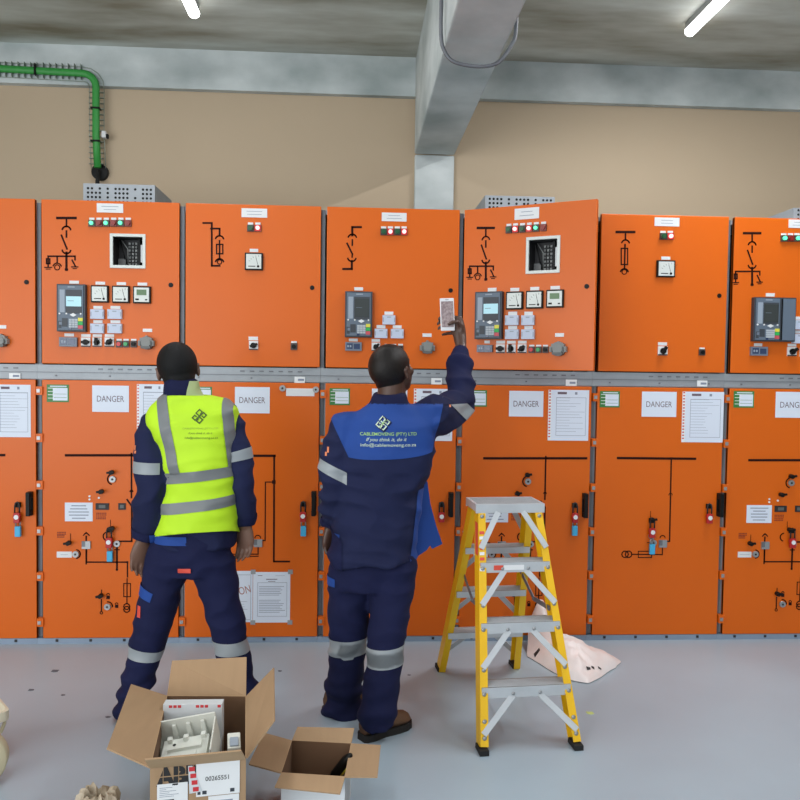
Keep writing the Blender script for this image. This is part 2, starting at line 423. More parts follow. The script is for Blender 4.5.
def meter(d, r, lcd=False):
    u0, u1, v0, v1 = r; cu, cv = (u0+u1)/2, (v0+v1)/2; a, b = (u1-u0)/2, (v1-v0)/2
    o = MB('black').box(-a, a, -.018, 0, -b, b).build('panel_meter', bevel=.002, **d.place(cu, cv, True))
    mb = MB('meter_face').box(-a*.84, a*.84, -.021, -.017, -b*.84, b*.84)
    if lcd: mb.box(-a*.55, a*.55, -.0225, -.021, -b*.05, b*.6, 'lcd_green').box(-a*.7, -a*.3, -.022, -.021, -b*.65, -b*.45, 'black').box(a*.4, a*.65, -.022, -.021, -b*.65, -b*.5, 'black')
    else:
        for i in range(7):
            t = R(150-i*15); mb.stroke([(a*(.55+1.1*math.cos(t)), -b*.55+b*1.1*math.sin(t)), (a*(.55+1.25*math.cos(t)), -b*.55+b*1.25*math.sin(t))], .0016, -.0213, 'dark', .0006)
        mb.stroke([(a*.5, -b*.5), (a*.25, b*.45)], .0022, -.0214, 'black', .0006)
        mb.box(-a*.6, a*.2, -.0216, -.021, -b*.62, -b*.52, 'black').cyl((a*.5, -.0225, -b*.58), (a*.5, -.021, -b*.58), a*.14, 10, 'black')
    mb.build('meter_face', o)

def module(d, r):
    u0, u1, v0, v1 = r; cu, cv = (u0+u1)/2, (v0+v1)/2; a, b = (u1-u0)/2, (v1-v0)/2
    MB('blue_module').box(-a, a, -.022, 0, -b, b).box(-a*.3, a*.3, -.0226, -.022, b*.45, b*.7, 'relay_light').box(-a*.95, -a*.8, -.0226, -.022, -b*.5, b*.5, 'relay_light').box(a*.8, a*.95, -.0226, -.022, -b*.5, b*.5, 'relay_light').build('test_block', bevel=.002, **d.place(cu, cv))
def display(d, r):
    u0, u1, v0, v1 = r; cu, cv = (u0+u1)/2, (v0+v1)/2; a, b = (u1-u0)/2, (v1-v0)/2
    MB('disp_body').box(-a, a, -.02, 0, -b, b).box(-a*.85, -a*.1, -.0215, -.02, -b*.6, b*.7, 'disp_glass').box(a*.05, a*.8, -.0215, -.02, -b*.6, b*.6, 'disp_glass').box(-a*.75, -a*.55, -.0222, -.0215, -b*.2, b*.3, 'relay_light').box(-a*.45, -a*.25, -.0222, -.0215, -b*.2, b*.3, 'relay_light').build('counter_display', bevel=.002, **d.place(cu, cv))
def rotary(d, r, ang=0):
    u0, u1, v0, v1 = r; cu, cv = (u0+u1)/2, (v0+v1)/2; a, b = (u1-u0)/2, (v1-v0)/2
    o = MB('white').box(-a, a, -.008, 0, -b, b).box(-a, a, -.0085, -.008, -b, -b*.72, 'bezel').build('rotary_switch', bevel=.0015, **d.place(cu, cv, True))
    c, s = math.cos(R(ang)), math.sin(R(ang))
    MB('black').cyl((0, -.02, 0), (0, -.008, 0), a*.62, 16).beam((-a*.7*c, -.028, -a*.7*s), (a*.95*c, -.028, a*.95*s), a*.55, .018, (-s, 0, c)).build('knob', o)
def pushb(d, r, m):
    u0, u1, v0, v1 = r; cu, cv = (u0+u1)/2, (v0+v1)/2; a, b = (u1-u0)/2, (v1-v0)/2
    MB('bezel').box(-a, a, -.01, 0, -b, b*.55).box(-a*.85, a*.85, -.006, 0, b*.6, b, 'plate').cyl((0, -.022, -b*.22), (0, -.01, -b*.22), a*.66, 14, m).build('push_button', **d.place(cu, cv))
def socket(d, r):
    u0, u1, v0, v1 = r; cu, cv = (u0+u1)/2, (v0+v1)/2; a, b = (u1-u0)/2, (v1-v0)/2
    mb = MB('socket').cyl((0, -.03, -b*.1), (0, 0, -b*.1), a*.85, 20).cyl((0, -.044, -b*.1), (0, -.03, -b*.1), a*.62, 16)
    mb.box(-a, -a*.6, -.036, 0, -b*.55, b*.25).box(a*.6, a, -.036, 0, -b*.55, b*.25).box(-a*.75, a*.75, -.04, 0, b*.25, b*.65)
    mb.box(-a*.12, a*.12, -.025, 0, b*.6, b).box(-a*.6, a*.6, -.046, 0, -b*.95, -b*.6, 'socket_dark').box(-a*.72, -a*.6, -.048, 0, -b*.5, b*.1, 'socket_dark').box(a*.6, a*.72, -.048, 0, -b*.5, b*.1, 'socket_dark')
    mb.build('interlock_socket', **d.place(cu, cv))

def mimic(d, z, strokes, w=.010, arcs=(), fills=(), rects=(), name='mimic_diagram'):
    mb = MB('ink'); T = lambda p: d.pt(*z(*p))
    for s in strokes:
        ww = w
        if isinstance(s[0], (int, float)): ww, s = s[0], s[1:]
        mb.stroke([T(p) for p in s], ww, -.0012)
    for c, r, a0, a1, ww in arcs:
        u, v = T(c); r_ = abs(T((c[0]+r, c[1]))[0]-u); mb.arc((u, v), r_, a0, a1, ww, -.0012)
    for a, b in fills:
        u0, u1, v0, v1 = d.rect(a, b, z); mb.box(u0, u1, -.002, 0, v0, v1)
    for a, b in rects:
        mb.stroke([T(a), T((b[0], a[1])), T(b), T((a[0], b[1])), T(a)], w*.8, -.0012)
    return mb.build(name, d.obj)

def breaker_mimic(d, z, x, ty, left=True, mid=True, s=1.0):
    # x: stem column, ty(t): y of the photo crop along the symbol
    st = [(.014, (x-38*s, ty(160)), (x+38*s, ty(160))), (.009, (x, ty(162)), (x, ty(196))), (.009, (x, ty(215)), (x, ty(240))), (.009, (x-21*s, ty(233)), (x+2*s, ty(290))),
          (.012, (x, ty(306)), (x, ty(378))), (.009, (x-77*s, ty(321)), (x+36*s, ty(321))), (.008, (x+36*s, ty(321)), (x+36*s, ty(336))), (.008, (x+24*s, ty(338)), (x+38*s, ty(364))),
          (.006, (x+22*s, ty(366)), (x+48*s, ty(366))), (.005, (x+28*s, ty(373)), (x+42*s, ty(373)))]
    ar = [((x, ty(213)), 18*s, 15, 165, .008), ((x, ty(292)), 18*s, 195, 345, .008)]
    fl = [((x-7*s, ty(372)), (x+7*s, ty(381)))]; rc = []
    if left:
        st += [(.008, (x-77*s, ty(321)), (x-77*s, ty(366))), (.006, (x-91*s, ty(368)), (x-63*s, ty(368))), (.005, (x-85*s, ty(375)), (x-69*s, ty(375)))]; rc += [((x-84*s, ty(332)), (x-70*s, ty(352)))]
        fl += [((x-80*s, ty(356)), (x-74*s, ty(366)))]
    if mid:
        st += [(.008, (x-39*s, ty(321)), (x-39*s, ty(350)))]; ar += [((x-39*s, ty(368)), 11*s, 0, 360, .005), ((x-39*s, ty(368)), 18*s, 20, 160, .006)]
    mimic(d, z, st, .009, ar, fl, rc)

def cutout(d):
    a, b, c, e = d.hole; w, h = b-a, e-c; cu, cv = (a+b)/2, (c+e)/2
    mb = MB('galv'); f = .014
    for q in ((-w/2-f, w/2+f, -h/2-f, -h/2+.003), (-w/2-f, w/2+f, h/2-.003, h/2+f), (-w/2-f, -w/2+.003, -h/2, h/2), (w/2-.003, w/2+f, -h/2, h/2)): mb.box(q[0], q[1], -.008, .004, q[2], q[3], 'meter_face')
    mb.build('cutout_frame', bevel=.002, **d.place(cu, cv))
    mb = MB('dark'); x0, x1, z0, z1 = -w/2-.0, w/2+.0, -h/2-.0, h/2
    for q in ((x0, x0+.004, .004, .11, z0, z1), (x1-.004, x1, .004, .11, z0, z1), (x0, x1, .004, .11, z0, z0+.004), (x0, x1, .004, .11, z1-.004, z1), (x0, x1, .106, .11, z0, z1)): mb.box(*q)
    for i in range(3):
        for j in range(7): mb.box(x0+w*(.38+.11*i), x0+w*(.45+.11*i), .085, .106, z0+h*(.08+.12*j), z0+h*(.15+.12*j), 'socket_dark' if (i+j) % 2 else 'socket')
    mb.box(x0+w*.74, x0+w*.8, .06, .106, z0, z1, 'black').box(x1-w*.13, x1-w*.05, .03, .106, z0+h*.15, z0+h*.75, 'steel').box(x0+w*.05, x0+w*.3, .075, .106, z0+h*.06, z0+h*.3, 'socket_dark')
    mb.tube([(x0+w*.1, .08, z1-.01), (x0+w*.25, .06, 0), (x0+w*.3, .09, z0+.02)], .004, 6, 'black').tube([(x0+w*.16, .08, z1-.01), (x0+w*.4, .06, .02), (x0+w*.36, .09, z0+.02)], .003, 6, 'socket')
    mb.build('wiring_recess', **d.place(cu, cv))

def zr(d, z):                                   # rectangle helper of one crop
    return lambda a, b, c, e: d.rect((a, b), (c, e), z)

# cubicle 0: mostly outside the frame on the left
d = udoor[0]; z = zoom(0, 180, 4.2105); q = zr(d, z)
socket(d, q(-22, 648, 41, 702)); plate(d, q(-12, 611, 27, 626))
plate(d, q(-110, 92, -10, 130), lines=2)
# cubicle 1
d = udoor[1]; q = zr(d, z)
plate(d, q(408, 98, 519, 139), lines=2)
lamp_row(d, z, (388, 418, 449, 480, 510, 541), 179, 27, 36, 'GrGrGr')
cutout(d)
breaker_mimic(d, z, 280, lambda t: t)
relay(d, q(248, 440, 368, 640)); plate(d, q(293, 424, 333, 437))
for i, (a, b) in enumerate(((386, 460), (475, 548), (563, 637))):
    meter(d, q(a, 444+2*i, b, 517+2*i), i == 2); plate(d, q(a+17, 428+2*i, b-17, 441+2*i))
for a, b in ((385, 441), (457, 516)):
    for c in (545, 605): module(d, q(a, c, b, c+41)); plate(d, q(a+9, c-15, b-9, c-2))
display(d, q(254, 662, 328, 702)); plate(d, q(272, 646, 312, 659))
for i, (a, an) in enumerate(((343, 0), (391, 90), (442, 40))): rotary(d, q(a, 663, a+39, 703), an); plate(d, q(a, 649, a+39, 661))
for a, m in ((490, 'push_red'), (519, 'push_green'), (551, 'black')): pushb(d, q(a, 669, a+26, 705), m)
socket(d, q(588, 655, 653, 712)); plate(d, q(602, 626, 641, 640))
# cubicle 2
d = udoor[2]; z = zoom(170, 190, 5); q = zr(d, z)
plate(d, q(358, 91, 486, 139), lines=2); lamp_row(d, z, (403, 440), 187, 32, 44, 'gR')
meter(d, q(376, 315, 465, 403)); plate(d, q(399, 294, 441, 311))
rotary(d, q(396, 755, 441, 800), 20); plate(d, q(393, 733, 440, 752)); pushb(d, q(604, 756, 636, 800), 'black')
mimic(d, z, [(.010, (167, 165), (209, 165), (209, 379), (248, 379)), (.010, (205, 193), (248, 193), (248, 228)), (.009, (248, 254), (248, 345))], .009,
      [((248, 250), 21, 20, 160, .008), ((248, 365), 21, 20, 160, .008), ((248, 360), 11, 0, 360, .005)], [((203, 188), (213, 198))], [((233, 272), (264, 319))])
# cubicle 3
d = udoor[3]; z = zoom(310, 190, 4.444); q = zr(d, z)
plate(d, q(319, 100, 429, 141), lines=2); lamp_row(d, z, (327, 357, 388, 418), 183, 28, 38, 'gRgR')
mimic(d, z, [(.012, (148, 351), (186, 351), (186, 316)), (.012, (226, 165), (188, 165), (188, 201)), (.009, (188, 222), (188, 245)), (.010, (165, 238), (188, 284)), (.008, (188, 284), (187, 298))], .01,
      [((188, 216), 19, 20, 160, .008), ((186, 298), 19, 200, 340, .008)])
relay(d, q(157, 452, 275, 656), False); plate(d, q(197, 432, 236, 447))
for a, c in ((322, 557), (287, 617), (359, 618)): module(d, q(a, c, a+56, c+42)); plate(d, q(a+9, c-17, a+48, c-2))
display(d, q(157, 676, 229, 715)); plate(d, q(173, 660, 212, 673))
rotary(d, q(274, 678, 311, 716), 45); plate(d, q(274, 662, 311, 675))
for a, m in ((330, 'push_red'), (360, 'push_green'), (390, 'black')): pushb(d, q(a, 684, a+24, 718), m)
socket(d, q(488, 668, 552, 728)); plate(d, q(500, 637, 540, 653))
# cubicle 4, door ajar
d = udoor[4]; z = zoom(450, 180, 4.2105); q = zr(d, z)
plate(d, q(273, 122, 375, 161), lines=2)
for x, y, c in zip((249, 277, 306, 335, 364, 395), (206, 204, 203, 201, 199, 197), 'gRgRGr'): lamp(d, d.rect((x-12, y-18), (x+12, y+18), z), c)
cutout(d)
breaker_mimic(d, z, 151, lambda t: t+42, s=.88)
relay(d, q(115, 474, 224, 670)); plate(d, q(160, 455, 196, 470))
for i, (a, b, c) in enumerate(((240, 309, 472), (324, 393, 468), (409, 480, 464))): meter(d, q(a, c, b, c+73), i == 2); plate(d, q(a+15, c-17, b-17, c-4))
for a, b in ((237, 292), (305, 358)):
    for c in (571, 630): module(d, q(a, c, b, c+40)); plate(d, q(a+9, c-16, b-9, c-2))
display(d, q(118, 695, 181, 725)); plate(d, q(146, 676, 168, 688))
for i, (a, an) in enumerate(((196, 0), (241, 90), (287, 40))): rotary(d, q(a, 692, a+36, 729), an); plate(d, q(a, 677, a+36, 689))
for a, m in ((333, 'push_red'), (362, 'push_green'), (391, 'black')): pushb(d, q(a, 694, a+24, 728), m)
socket(d, q(426, 680, 494, 738)); plate(d, q(443, 645, 480, 660))
# cubicle 5
d = udoor[5]; z = zoom(610, 190, 4.2105); q = zr(d, z)
plate(d, q(188, 115, 291, 154), lines=2); lamp_row(d, z, (222, 252), 192, 26, 36, 'gR')
meter(d, q(195, 297, 269, 369)); plate(d, q(216, 280, 253, 294))
rotary(d, q(201, 658, 240, 697), 60); plate(d, q(202, 641, 239, 655)); pushb(d, q(374, 663, 398, 697), 'black')
mimic(d, z, [(.014, (28, 177), (102, 177)), (.009, (65, 178), (65, 210)), (.009, (63, 230), (61, 330))], .009, [((65, 228), 17, 20, 160, .008), ((60, 349), 17, 20, 160, .008), ((60, 345), 10, 0, 360, .005)], [], [((47, 246), (74, 314))])
# cubicle 6
d = udoor[6]; q = zr(d, z)
plate(d, q(752, 124, 860, 162), lines=2); lamp_row(d, z, (730, 758, 786, 814, 842, 870), 201, 25, 34, 'GrGrGr')
breaker_mimic(d, z, 598, lambda t: t+22, mid=False, s=.9)
relay(d, q(596, 453, 765, 640), False, True); plate(d, q(656, 434, 692, 449))
for c in (548, 606): module(d, q(764, c, 818, c+40)); plate(d, q(772, c-15, 810, c-2))
display(d, q(588, 660, 657, 698)); plate(d, q(606, 645, 640, 658))
rotary(d, q(745, 661, 783, 700), 40); plate(d, q(748, 647, 783, 659)); rotary(d, q(798, 664, 836, 703), 90)

# vent boxes on top of three cubicles
def vent(k, x0, x1, y0, y1, z1):
    mb = MB('galv', 'black'); c = (k-.5)*W; x0 -= c; x1 -= c
    mb.box(x0, x1, y0, y1, 2.515, z1)
    n = 17; sx = (x1-x0-.03)/n
    for i in range(n):
        if i in (4, 6, 11, 13): continue
        for j in range(7):
            if random.random() < .06: continue
            x = x0+.02+i*sx; zz = 2.545+j*.027
            if zz < z1-.012: mb.cyl((x+sx*.4, y0-.001, zz), (x+sx*.4, y0+.001, zz), sx*.33, 8, 'black')
    mb.build('vent_box', cubs[k])
vent(1, .08, .52, .5, .95, 2.737); vent(4, 2.61, 3.063, .5, .95, 2.729); vent(6, 4.50, 4.92, .22, .7, 2.64)

# ---- lower doors
def handle(d, a, b, z):
    u0, u1, v0, v1 = d.rect(a, b, z); c = (u0+u1)/2; m = (v0+v1)/2; h = (v1-v0)/2
    MB('black').box(-.011, .011, -.05, -.03, -h, h).box(-.014, .014, -.034, 0, h-.035, h).box(-.014, .014, -.034, 0, -h, -h+.03).box(-.014, .014, -.006, 0, -h, h).build('handle', bevel=.004, **d.place(c, m))
def hinge_sticker(d, r):
    u0, u1, v0, v1 = r; a, b = (u1-u0)/2, (v1-v0)/2
    mb = MB('sticker_green').box(-a, a, -.002, 0, -b, b)
    mb.box(-a*.45, a*.88, -.0026, -.002, -b*.82, b*.62, 'paper').box(-a*.2, a*.88, -.003, -.0026, b*.3, b*.62, 'paper')
    for i in range(4): mb.box(-a*.9, -a*(.3 if i % 2 else .1), -.0031, -.0026, b*(.55-.38*i), b*(.62-.38*i), 'white')
    mb.box(-a*.7, a*.8, -.0028, -.002, b*.74, b*.86, 'paper').box(-a*.35, a*.8, -.003, -.0026, -b*.1, -b*.06, 'sticker_green').box(-a*.35, a*.8, -.003, -.0026, -b*.5, -b*.46, 'sticker_green')
    mb.build('safety_sticker', **d.place((u0+u1)/2, (v0+v1)/2))
def knobs(d, z, blacks=(), discs=(), squares=()):
    for p in blacks:
        u, v = d.pt(*z(*p)); MB('black').cyl((0, -.03, 0), (0, 0, 0), .013, 14).beam((-.02, -.036, 0), (.02, -.036, .006), .012, .012).build('control_knob', **d.place(u, v))
    for p in discs:
        u, v = d.pt(*z(*p)); MB('steel').cyl((0, -.012, 0), (0, 0, 0), .018, 18).cyl((0, -.0125, 0), (0, -.012, 0), .007, 6, 'dark').build('operating_port', **d.place(u, v))
    for p in squares:
        u, v = d.pt(*z(*p)); MB('steel').box(-.024, .024, -.01, 0, -.022, .022).box(-.024, -.004, -.0105, -.01, -.01, .022, 'galv_dark').build('position_indicator', **d.place(u, v))

def feeder_mech(dst):
    """mechanism front of the breaker cubicles, measured on cubicle 1 and reused on its twins"""
    d = ldoor[1]; zA = zoom(45, 460, 8); zB = zoom(0, 500, 5.333); zC = zoom(0, 360, 5.333)
    class Proxy:                                   # measure on cubicle 1, place on dst
        obj = dst.obj; w = d.w
        def pt(s, x, y): return d.pt(x, y)
        def rect(s, a, b, z=None): return d.rect(a, b, z)
        def place(s, u, v, cubicle=False): return dst.place(u, v, cubicle)
    p = Proxy()
    mimic(p, zC, [(.014, (353, 508), (930, 508))], name='busbar_line')
    mimic(p, zA, [(.009, (692, -52), (692, 300)), (.009, (658, 318), (694, 368), (694, 650), (575, 650)), (.008, (330, 610), (330, 830))], .008,
          [((692, 255), 12, 20, 160, .006), ((545, 153), 44, 110, 250, .007), ((247, 752), 36, -80, 80, .006), ((500, 610), 34, 100, 250, .006)],
          [((687, 278), (698, 300))], [])
    mimic(p, zA, [(.003, (205, 590), (205, 650)), (.003, (524, 480), (524, 530)), (.006, (308, 602), (330, 580), (354, 602)), (.005, (318, 588), (342, 588))], .004, name='painted_symbol')
    mimic(p, zB, [(.008, (461, 235), (461, 331), (680, 331)), (.007, (680, 331), (680, 410)), (.006, (678, 420), (677, 550)), (.010, (624, 250), (624, 372)), (.005, (542, 480), (542, 500)), (.006, (541, 530), (541, 590)), (.006, (612, 265), (636, 265))], .006,
          [((676, 568), 16, 0, 360, .006), ((676, 583), 16, 0, 360, .006), ((541, 601), 7, 0, 360, .004), ((574, 568), 26, 0, 90, .006), ((577, 505), 7, 0, 180, .004), ((622, 555), 7, 0, 180, .004)],
          [((674, 326), (684, 336)), ((618, 367), (630, 374)), ((568, 510), (586, 528)), ((614, 558), (631, 575))], [((660, 445), (696, 515))], name='mimic_diagram')
    plate(p, p.rect((160, 340), (382, 490), zA), 'paper', 'instruction_plate', 5)
    plate(p, p.rect((95, 732), (215, 780), zA), 'plate', 'nameplate', 1)
    knobs(p, zA, ((537, 97), (455, 250), (195, 660)), ((543, 153), (247, 752)), ((332, 678),))
    knobs(p, zB, ((540, 508), (600, 150)), ((574, 568), (625, 232)))
    for r in (((407, 345), (512, 397)), ((588, 345), (647, 397))):
        u0, u1, v0, v1 = p.rect(*r, zA); a, b = (u1-u0)/2, (v1-v0)/2
        mb = MB('dark').box(-a, a, -.006, 0, -b, b)
        if a > .04: mb.cyl((a*.55, -.009, 0), (a*.55, -.006, 0), b*.42, 12, 'steel').box(-a*.05, a*.2, -.007, -.006, -b*.8, b*.8, 'lamp_red').box(-a*.85, -a*.2, -.007, -.006, -b*.6, b*.6, 'black')
        else: mb.box(-a*.5, a*.5, -.007, -.006, -b*.5, b*.5, 'socket_dark')
        mb.build('indicator_window', **p.place((u0+u1)/2, (v0+v1)/2))
    for c in ((410, 425, 85), (410, 455, 80), (98, 578, 74), (98, 602, 60)):
        u, v = p.pt(*zA(c[0], c[1])); w = p.pt(*zA(c[0]+c[2], c[1]))[0]-u
        mb = MB('redink')
        for j in range(2):
            n = 6
            for i in range(n): mb.box(w*i/n, w*(i+.7)/n, -.001, 0, -.0035-j*.010, .0025-j*.010)
        mb.build('painted_lettering', **p.place(u, v))
    for c in ((357, 290), (357, 315), (432, 302)):
        u, v = p.pt(*zA(*c)); MB('white').cyl((0, -.004, 0), (0, 0, 0), .006, 10).build('rivet', **p.place(u, v))
for k in (1, 4, 6): feeder_mech(ldoor[k])
zC = zoom(0, 360, 5.333); zD = zoom(200, 370, 2.857); zE = zoom(420, 360, 4); zF = zoom(580, 370, 4); zG = zoom(690, 370, 2.857); zM = zoom(300, 290, 4.2105); zN = zoom(290, 460, 2.667); zB = zoom(0, 500, 5.333)
mimic(ldoor[0], zC, [(.014, (-330, 507), (22, 507))], name='busbar_line')
mimic(ldoor[2], zD, [(.014, (20, 245), (213, 245)), (.010, (212, 245), (211, 547), (255, 547)), (.006, (211, 320), (187, 320), (186, 487), (168, 487)), (.006, (166, 496), (166, 526), (60, 526)), (.005, (166, 532), (60, 534))], .006,
      [((165, 480), 8, 0, 180, .005)], [((206, 315), (216, 325))])
knobs(ldoor[2], zD, (), (), ((166, 494),))
plate(ldoor[2], ldoor[2].rect((246, 52), (327, 75), zD), 'plate', 'card_holder')
knobs(ldoor[2], zD, (), ((236, 52), (331, 56)))
mimic(ldoor[3], zM, [(.014, (330, 690), (560, 690))], name='busbar_line')
mimic(ldoor[5], zF, [(.014, (152, 352), (460, 355)), (.008, (365, 354), (358, 685), (330, 685)), (.006, (330, 690), (329, 738), (207, 737))], .006,
      [((180, 737), 13, 0, 360, .006), ((194, 737), 13, 0, 360, .006), ((330, 672), 10, 10, 170, .005), ((362, 500), 7, 0, 180, .004)], [((360, 349), (370, 359))], [((233, 725), (286, 750))])
mimic(ldoor[5], zF, [(.003, (282, 565), (282, 600)), (.005, (270, 690), (300, 690))], .004, name='painted_symbol')
knobs(ldoor[5], zF, ((286, 597),), ((284, 664), (293, 690)), ((330, 694),))
for k, r, z in ((1, ((250, 130), (368, 225)), zC), (2, ((418, 283), (510, 360)), zoom(110, 330, 5)), (3, ((125, 413), (210, 485)), zM), (4, ((196, 120), (267, 187)), zE), (5, ((80, 84), (158, 150)), zF), (6, ((125, 60), (182, 108)), zG)):
    hinge_sticker(ldoor[k], ldoor[k].rect(*r, z))
for k, r, z in ((0, ((150, 700), (180, 826)), zC), (2, ((318, 345), (333, 414)), zD), (3, ((422, 85), (434, 149)), zN), (4, ((645, 531), (668, 627)), zE), (5, ((542, 491), (566, 584)), zF)):
    handle(ldoor[k], *r, z)
handle(ldoor[1], (172, 492), (177, 515), zoom(0, 0, 1))
for a, b, z, k in (((50, 70), (110, 100), zC, 0), ((270, 19), (300, 37), zD, 2), ((45, 72), (87, 98), zE, 3), ((583, 78), (626, 104), zE, 4), ((468, 42), (508, 66), zF, 5), ((0, 365), (24, 391), zM, 2)):
    c = ony(*z(*[(i+j)/2 for i, j in zip(a, b)]), .006); p0 = ony(*z(*a), .006); p1 = ony(*z(*b), .006); kk = min(6, max(0, int(c.x//W)+1))
    if a == (0, 365): continue
    MB('white').box(p0.x-c.x, p1.x-c.x, .002, .006, p1.z-c.z, p0.z-c.z).box(-.01, .025, .0015, .002, -.006, .006, 'paper_ink').build('rail_label', cubs[kk], (c.x-(kk-.5)*W, 0, c.z))

# ---- papers, signs and padlocks hung on the doors
def sheet(name, label, cat, group, k, a, b, z, kind):
    d = ldoor[k]; u0, u1, v0, v1 = d.rect(a, b, z); w, h = (u1-u0)/2, (v1-v0)/2; cx, cz = d.xl+(u0+u1)/2, (v0+v1)/2
    mb = MB('paper').box(-w, w, -.0022, -.0012, -h, h)
    if kind == 'danger': mb.text('DANGER', 0, 0, w*1.48, h*.46, -.0026, 'danger_ink')
    elif kind == 'form':
        mb.box(-w, -w*.84, -.0028, -.0022, -h, h, 'white')
        for i in range(16): mb.box(-w*.97, -w*.88, -.0031, -.0028, h*(.93-i*.12), h*(.98-i*.12), 'red_print')
        mb.box(-w*.55, -w*.1, -.0028, -.0022, h*.83, h*.92, 'danger_ink').box(w*.3, w*.42, -.0028, -.0022, h*.82, h*.92, 'paper_ink')
        for i in range(13): mb.box(-w*.6, w*random.uniform(0, .85), -.0026, -.0022, h*(.68-i*.11), h*(.69-i*.11), 'paper_ink')
        mb.stroke([(-w*.6, h*.7), (w*.85, h*.7), (w*.85, -h*.8), (-w*.6, -h*.8), (-w*.6, h*.7)], .002, -.0026, 'paper_ink', .0006)
    elif kind == 'notice':
        mb.stroke([(-w*.75, h*.58), (w*.82, h*.58), (w*.82, -h*.75), (-w*.75, -h*.75), (-w*.75, h*.58)], .002, -.0026, 'paper_ink', .0006)
        mb.box(-w*.3, w*.3, -.0027, -.0022, h*.70, h*.73, 'danger_ink').box(-w*.2, w*.2, -.0027, -.0022, h*.62, h*.64, 'danger_ink').box(-w*.75, -w*.5, -.0027, -.0022, h*.85, h*.87, 'danger_ink').box(w*.2, w*.7, -.0027, -.0022, h*.85, h*.86, 'paper_ink')
        for i in range(16):
            zz = h*(.42-i*.068)
            if i in (6, 7): continue
            mb.box(-w*.68, w*random.uniform(.4, .75), -.0027, -.0022, zz, zz+h*.02, 'paper_ink')
    elif kind == 'caution':
        mb.text('CAUTION', 0, h*.15, w*1.8, h*.3, -.0027, 'caution_ink', rot=R(14))
        for i in range(6): mb.box(-w*.8, w*random.uniform(.4, .8), -.0027, -.0022, -h*(.2+.1*i), -h*(.19+.1*i), 'paper_ink')
        mb.stroke([(-w*.9, h*.85), (w*.9, h*.85), (w*.9, -h*.9), (-w*.9, -h*.9), (-w*.9, h*.85)], .002, -.0026, 'paper_ink', .0006)
    if kind in ('notice', 'caution'):
        for sx in ((-1, 1) if kind == 'notice' else (-1,)):
            for sz in (-1, 1): mb.box(w*sx-.014, w*sx+.014, -.0034, -.0012, h*sz-.012, h*sz+.014, 'steel')
    o = mb.build(name, loc=(cx, 0, cz)); return tag(o, label, cat, group)
for k, r, z, l in ((1, ((492, 135), (688, 278)), zC, 'white DANGER notice on the left orange door behind the vest wearer'),
                   (2, ((100, 48), (199, 124)), zD, 'white DANGER notice just right of the shoulder of the vest wearer'),
                   (3, ((372, 388.5), (407, 414.5)), zoom(0, 0, 1), 'white notice sheet mostly hidden behind the neck of the worker in blue'),
                   (4, ((357, 123), (492, 227)), zE, 'white DANGER notice directly above the top of the step ladder'),
                   (5, ((248, 86), (384, 188)), zF, 'white DANGER notice on the orange door right of the ladder'),
                   (6, ((245, 62), (345, 137)), zG, 'white DANGER notice at the right photo edge')):
    sheet('danger_notice', l, 'sign', 'DANGER notices on the lower doors', k, *r, z, 'danger')
for k, r, z, l in ((0, ((-40, 130), (165, 412)), zC, 'white printed form taped to the far left orange door'),
                   (1, ((135, 270), (300, 535)), zoom(110, 330, 5), 'white printed form partly behind the neck of the vest wearer'),
                   (3, ((480, 415), (640, 636)), zM, 'white printed form behind the raised arm of the worker in blue'),
                   (4, ((514, 119), (672, 323)), zE, 'white printed form above and right of the step ladder'),
                   (5, ((410, 86), (570, 290)), zF, 'white printed form beside the right notice reading DANGER, near the photo edge')):
    sheet('printed_form', l, 'document', 'printed forms on the lower doors', k, *r, z, 'form')
sheet('printed_notice', 'white framed text page taped low on the door between the workers', 'document', None, 2, (152, 577), (257, 721), zD, 'notice')
sheet('caution_notice', 'white page with slanted red CAUTION lettering beside the leg of the vest wearer', 'document', None, 2, (40, 574), (150, 720), zD, 'caution')

def padlock(k, p, z, label, blue=None, size=1.0):
    d = ldoor[k]; u, v = d.pt(*z(*p)); x = d.xl+u
    t = thing('safety_padlock', 'red safety padlock with white sticker, ' + label, 'padlock', (x, -.022, v), 0, 'red lockout padlocks')
    MB('padlock_red').box(-.017, .017, -.012, .010, -.046, .012).box(-.020, .020, -.014, .012, -.014, .000).build('lock_body', t, bevel=.003)
    MB('dark').tube([(-.013, 0, .01), (-.013, 0, .05), (-.009, .002, .066), (0, .004, .071), (.009, .002, .066), (.013, 0, .05), (.013, 0, .01)], .0045, 8).build('shackle', t, smooth=True)
    MB('white').cyl((0, -.0155, -.012), (0, -.0125, -.012), .013, 16).build('sticker', t)
    MB('black', 'steel').box(-.014, .014, .010, .0215, .040, .068).build('hasp_plate', t)
    if blue:
        u2, v2 = d.pt(*z(*blue))
        b = thing('hanging_padlock', 'blue padlock below the red one, ' + label, 'padlock', (d.xl+u2, -.02, v2), 0, 'blue padlocks below the red ones')
        MB('padlock_blue').box(-.016, .016, -.011, .009, -.034, .026).build('lock_body', b, bevel=.004)
        MB('steel').tube([(-.012, 0, .028), (-.012, 0, .048), (0, 0, .06), (.012, 0, .048), (.012, 0, .028)], .004, 8).build('shackle', b, smooth=True)
        MB('steel').tube([(0, .004, .055), (.006, .004, .066), (0, .004, .076), (-.006, .004, .066), (0, .004, .055)], .003, 6).build('chain_link', b, smooth=True)
    return t
padlock(0, (100, 75), zB, 'on the far left door', (104, 160))
padlock(1, (588, 208), zB, 'by the left hand of the vest wearer', (592, 292))
padlock(2, (295, 409), zD, 'beside the handle between the two workers', (296, 456))
padlock(3, (403, 143), zN, 'left of the step ladder under the raised arm')
padlock(4, (616, 617), zE, 'on the door just right of the ladder top', (615, 677))
padlock(5, (283, 637), zF, 'on the middle of the door right of the ladder', (283, 711))
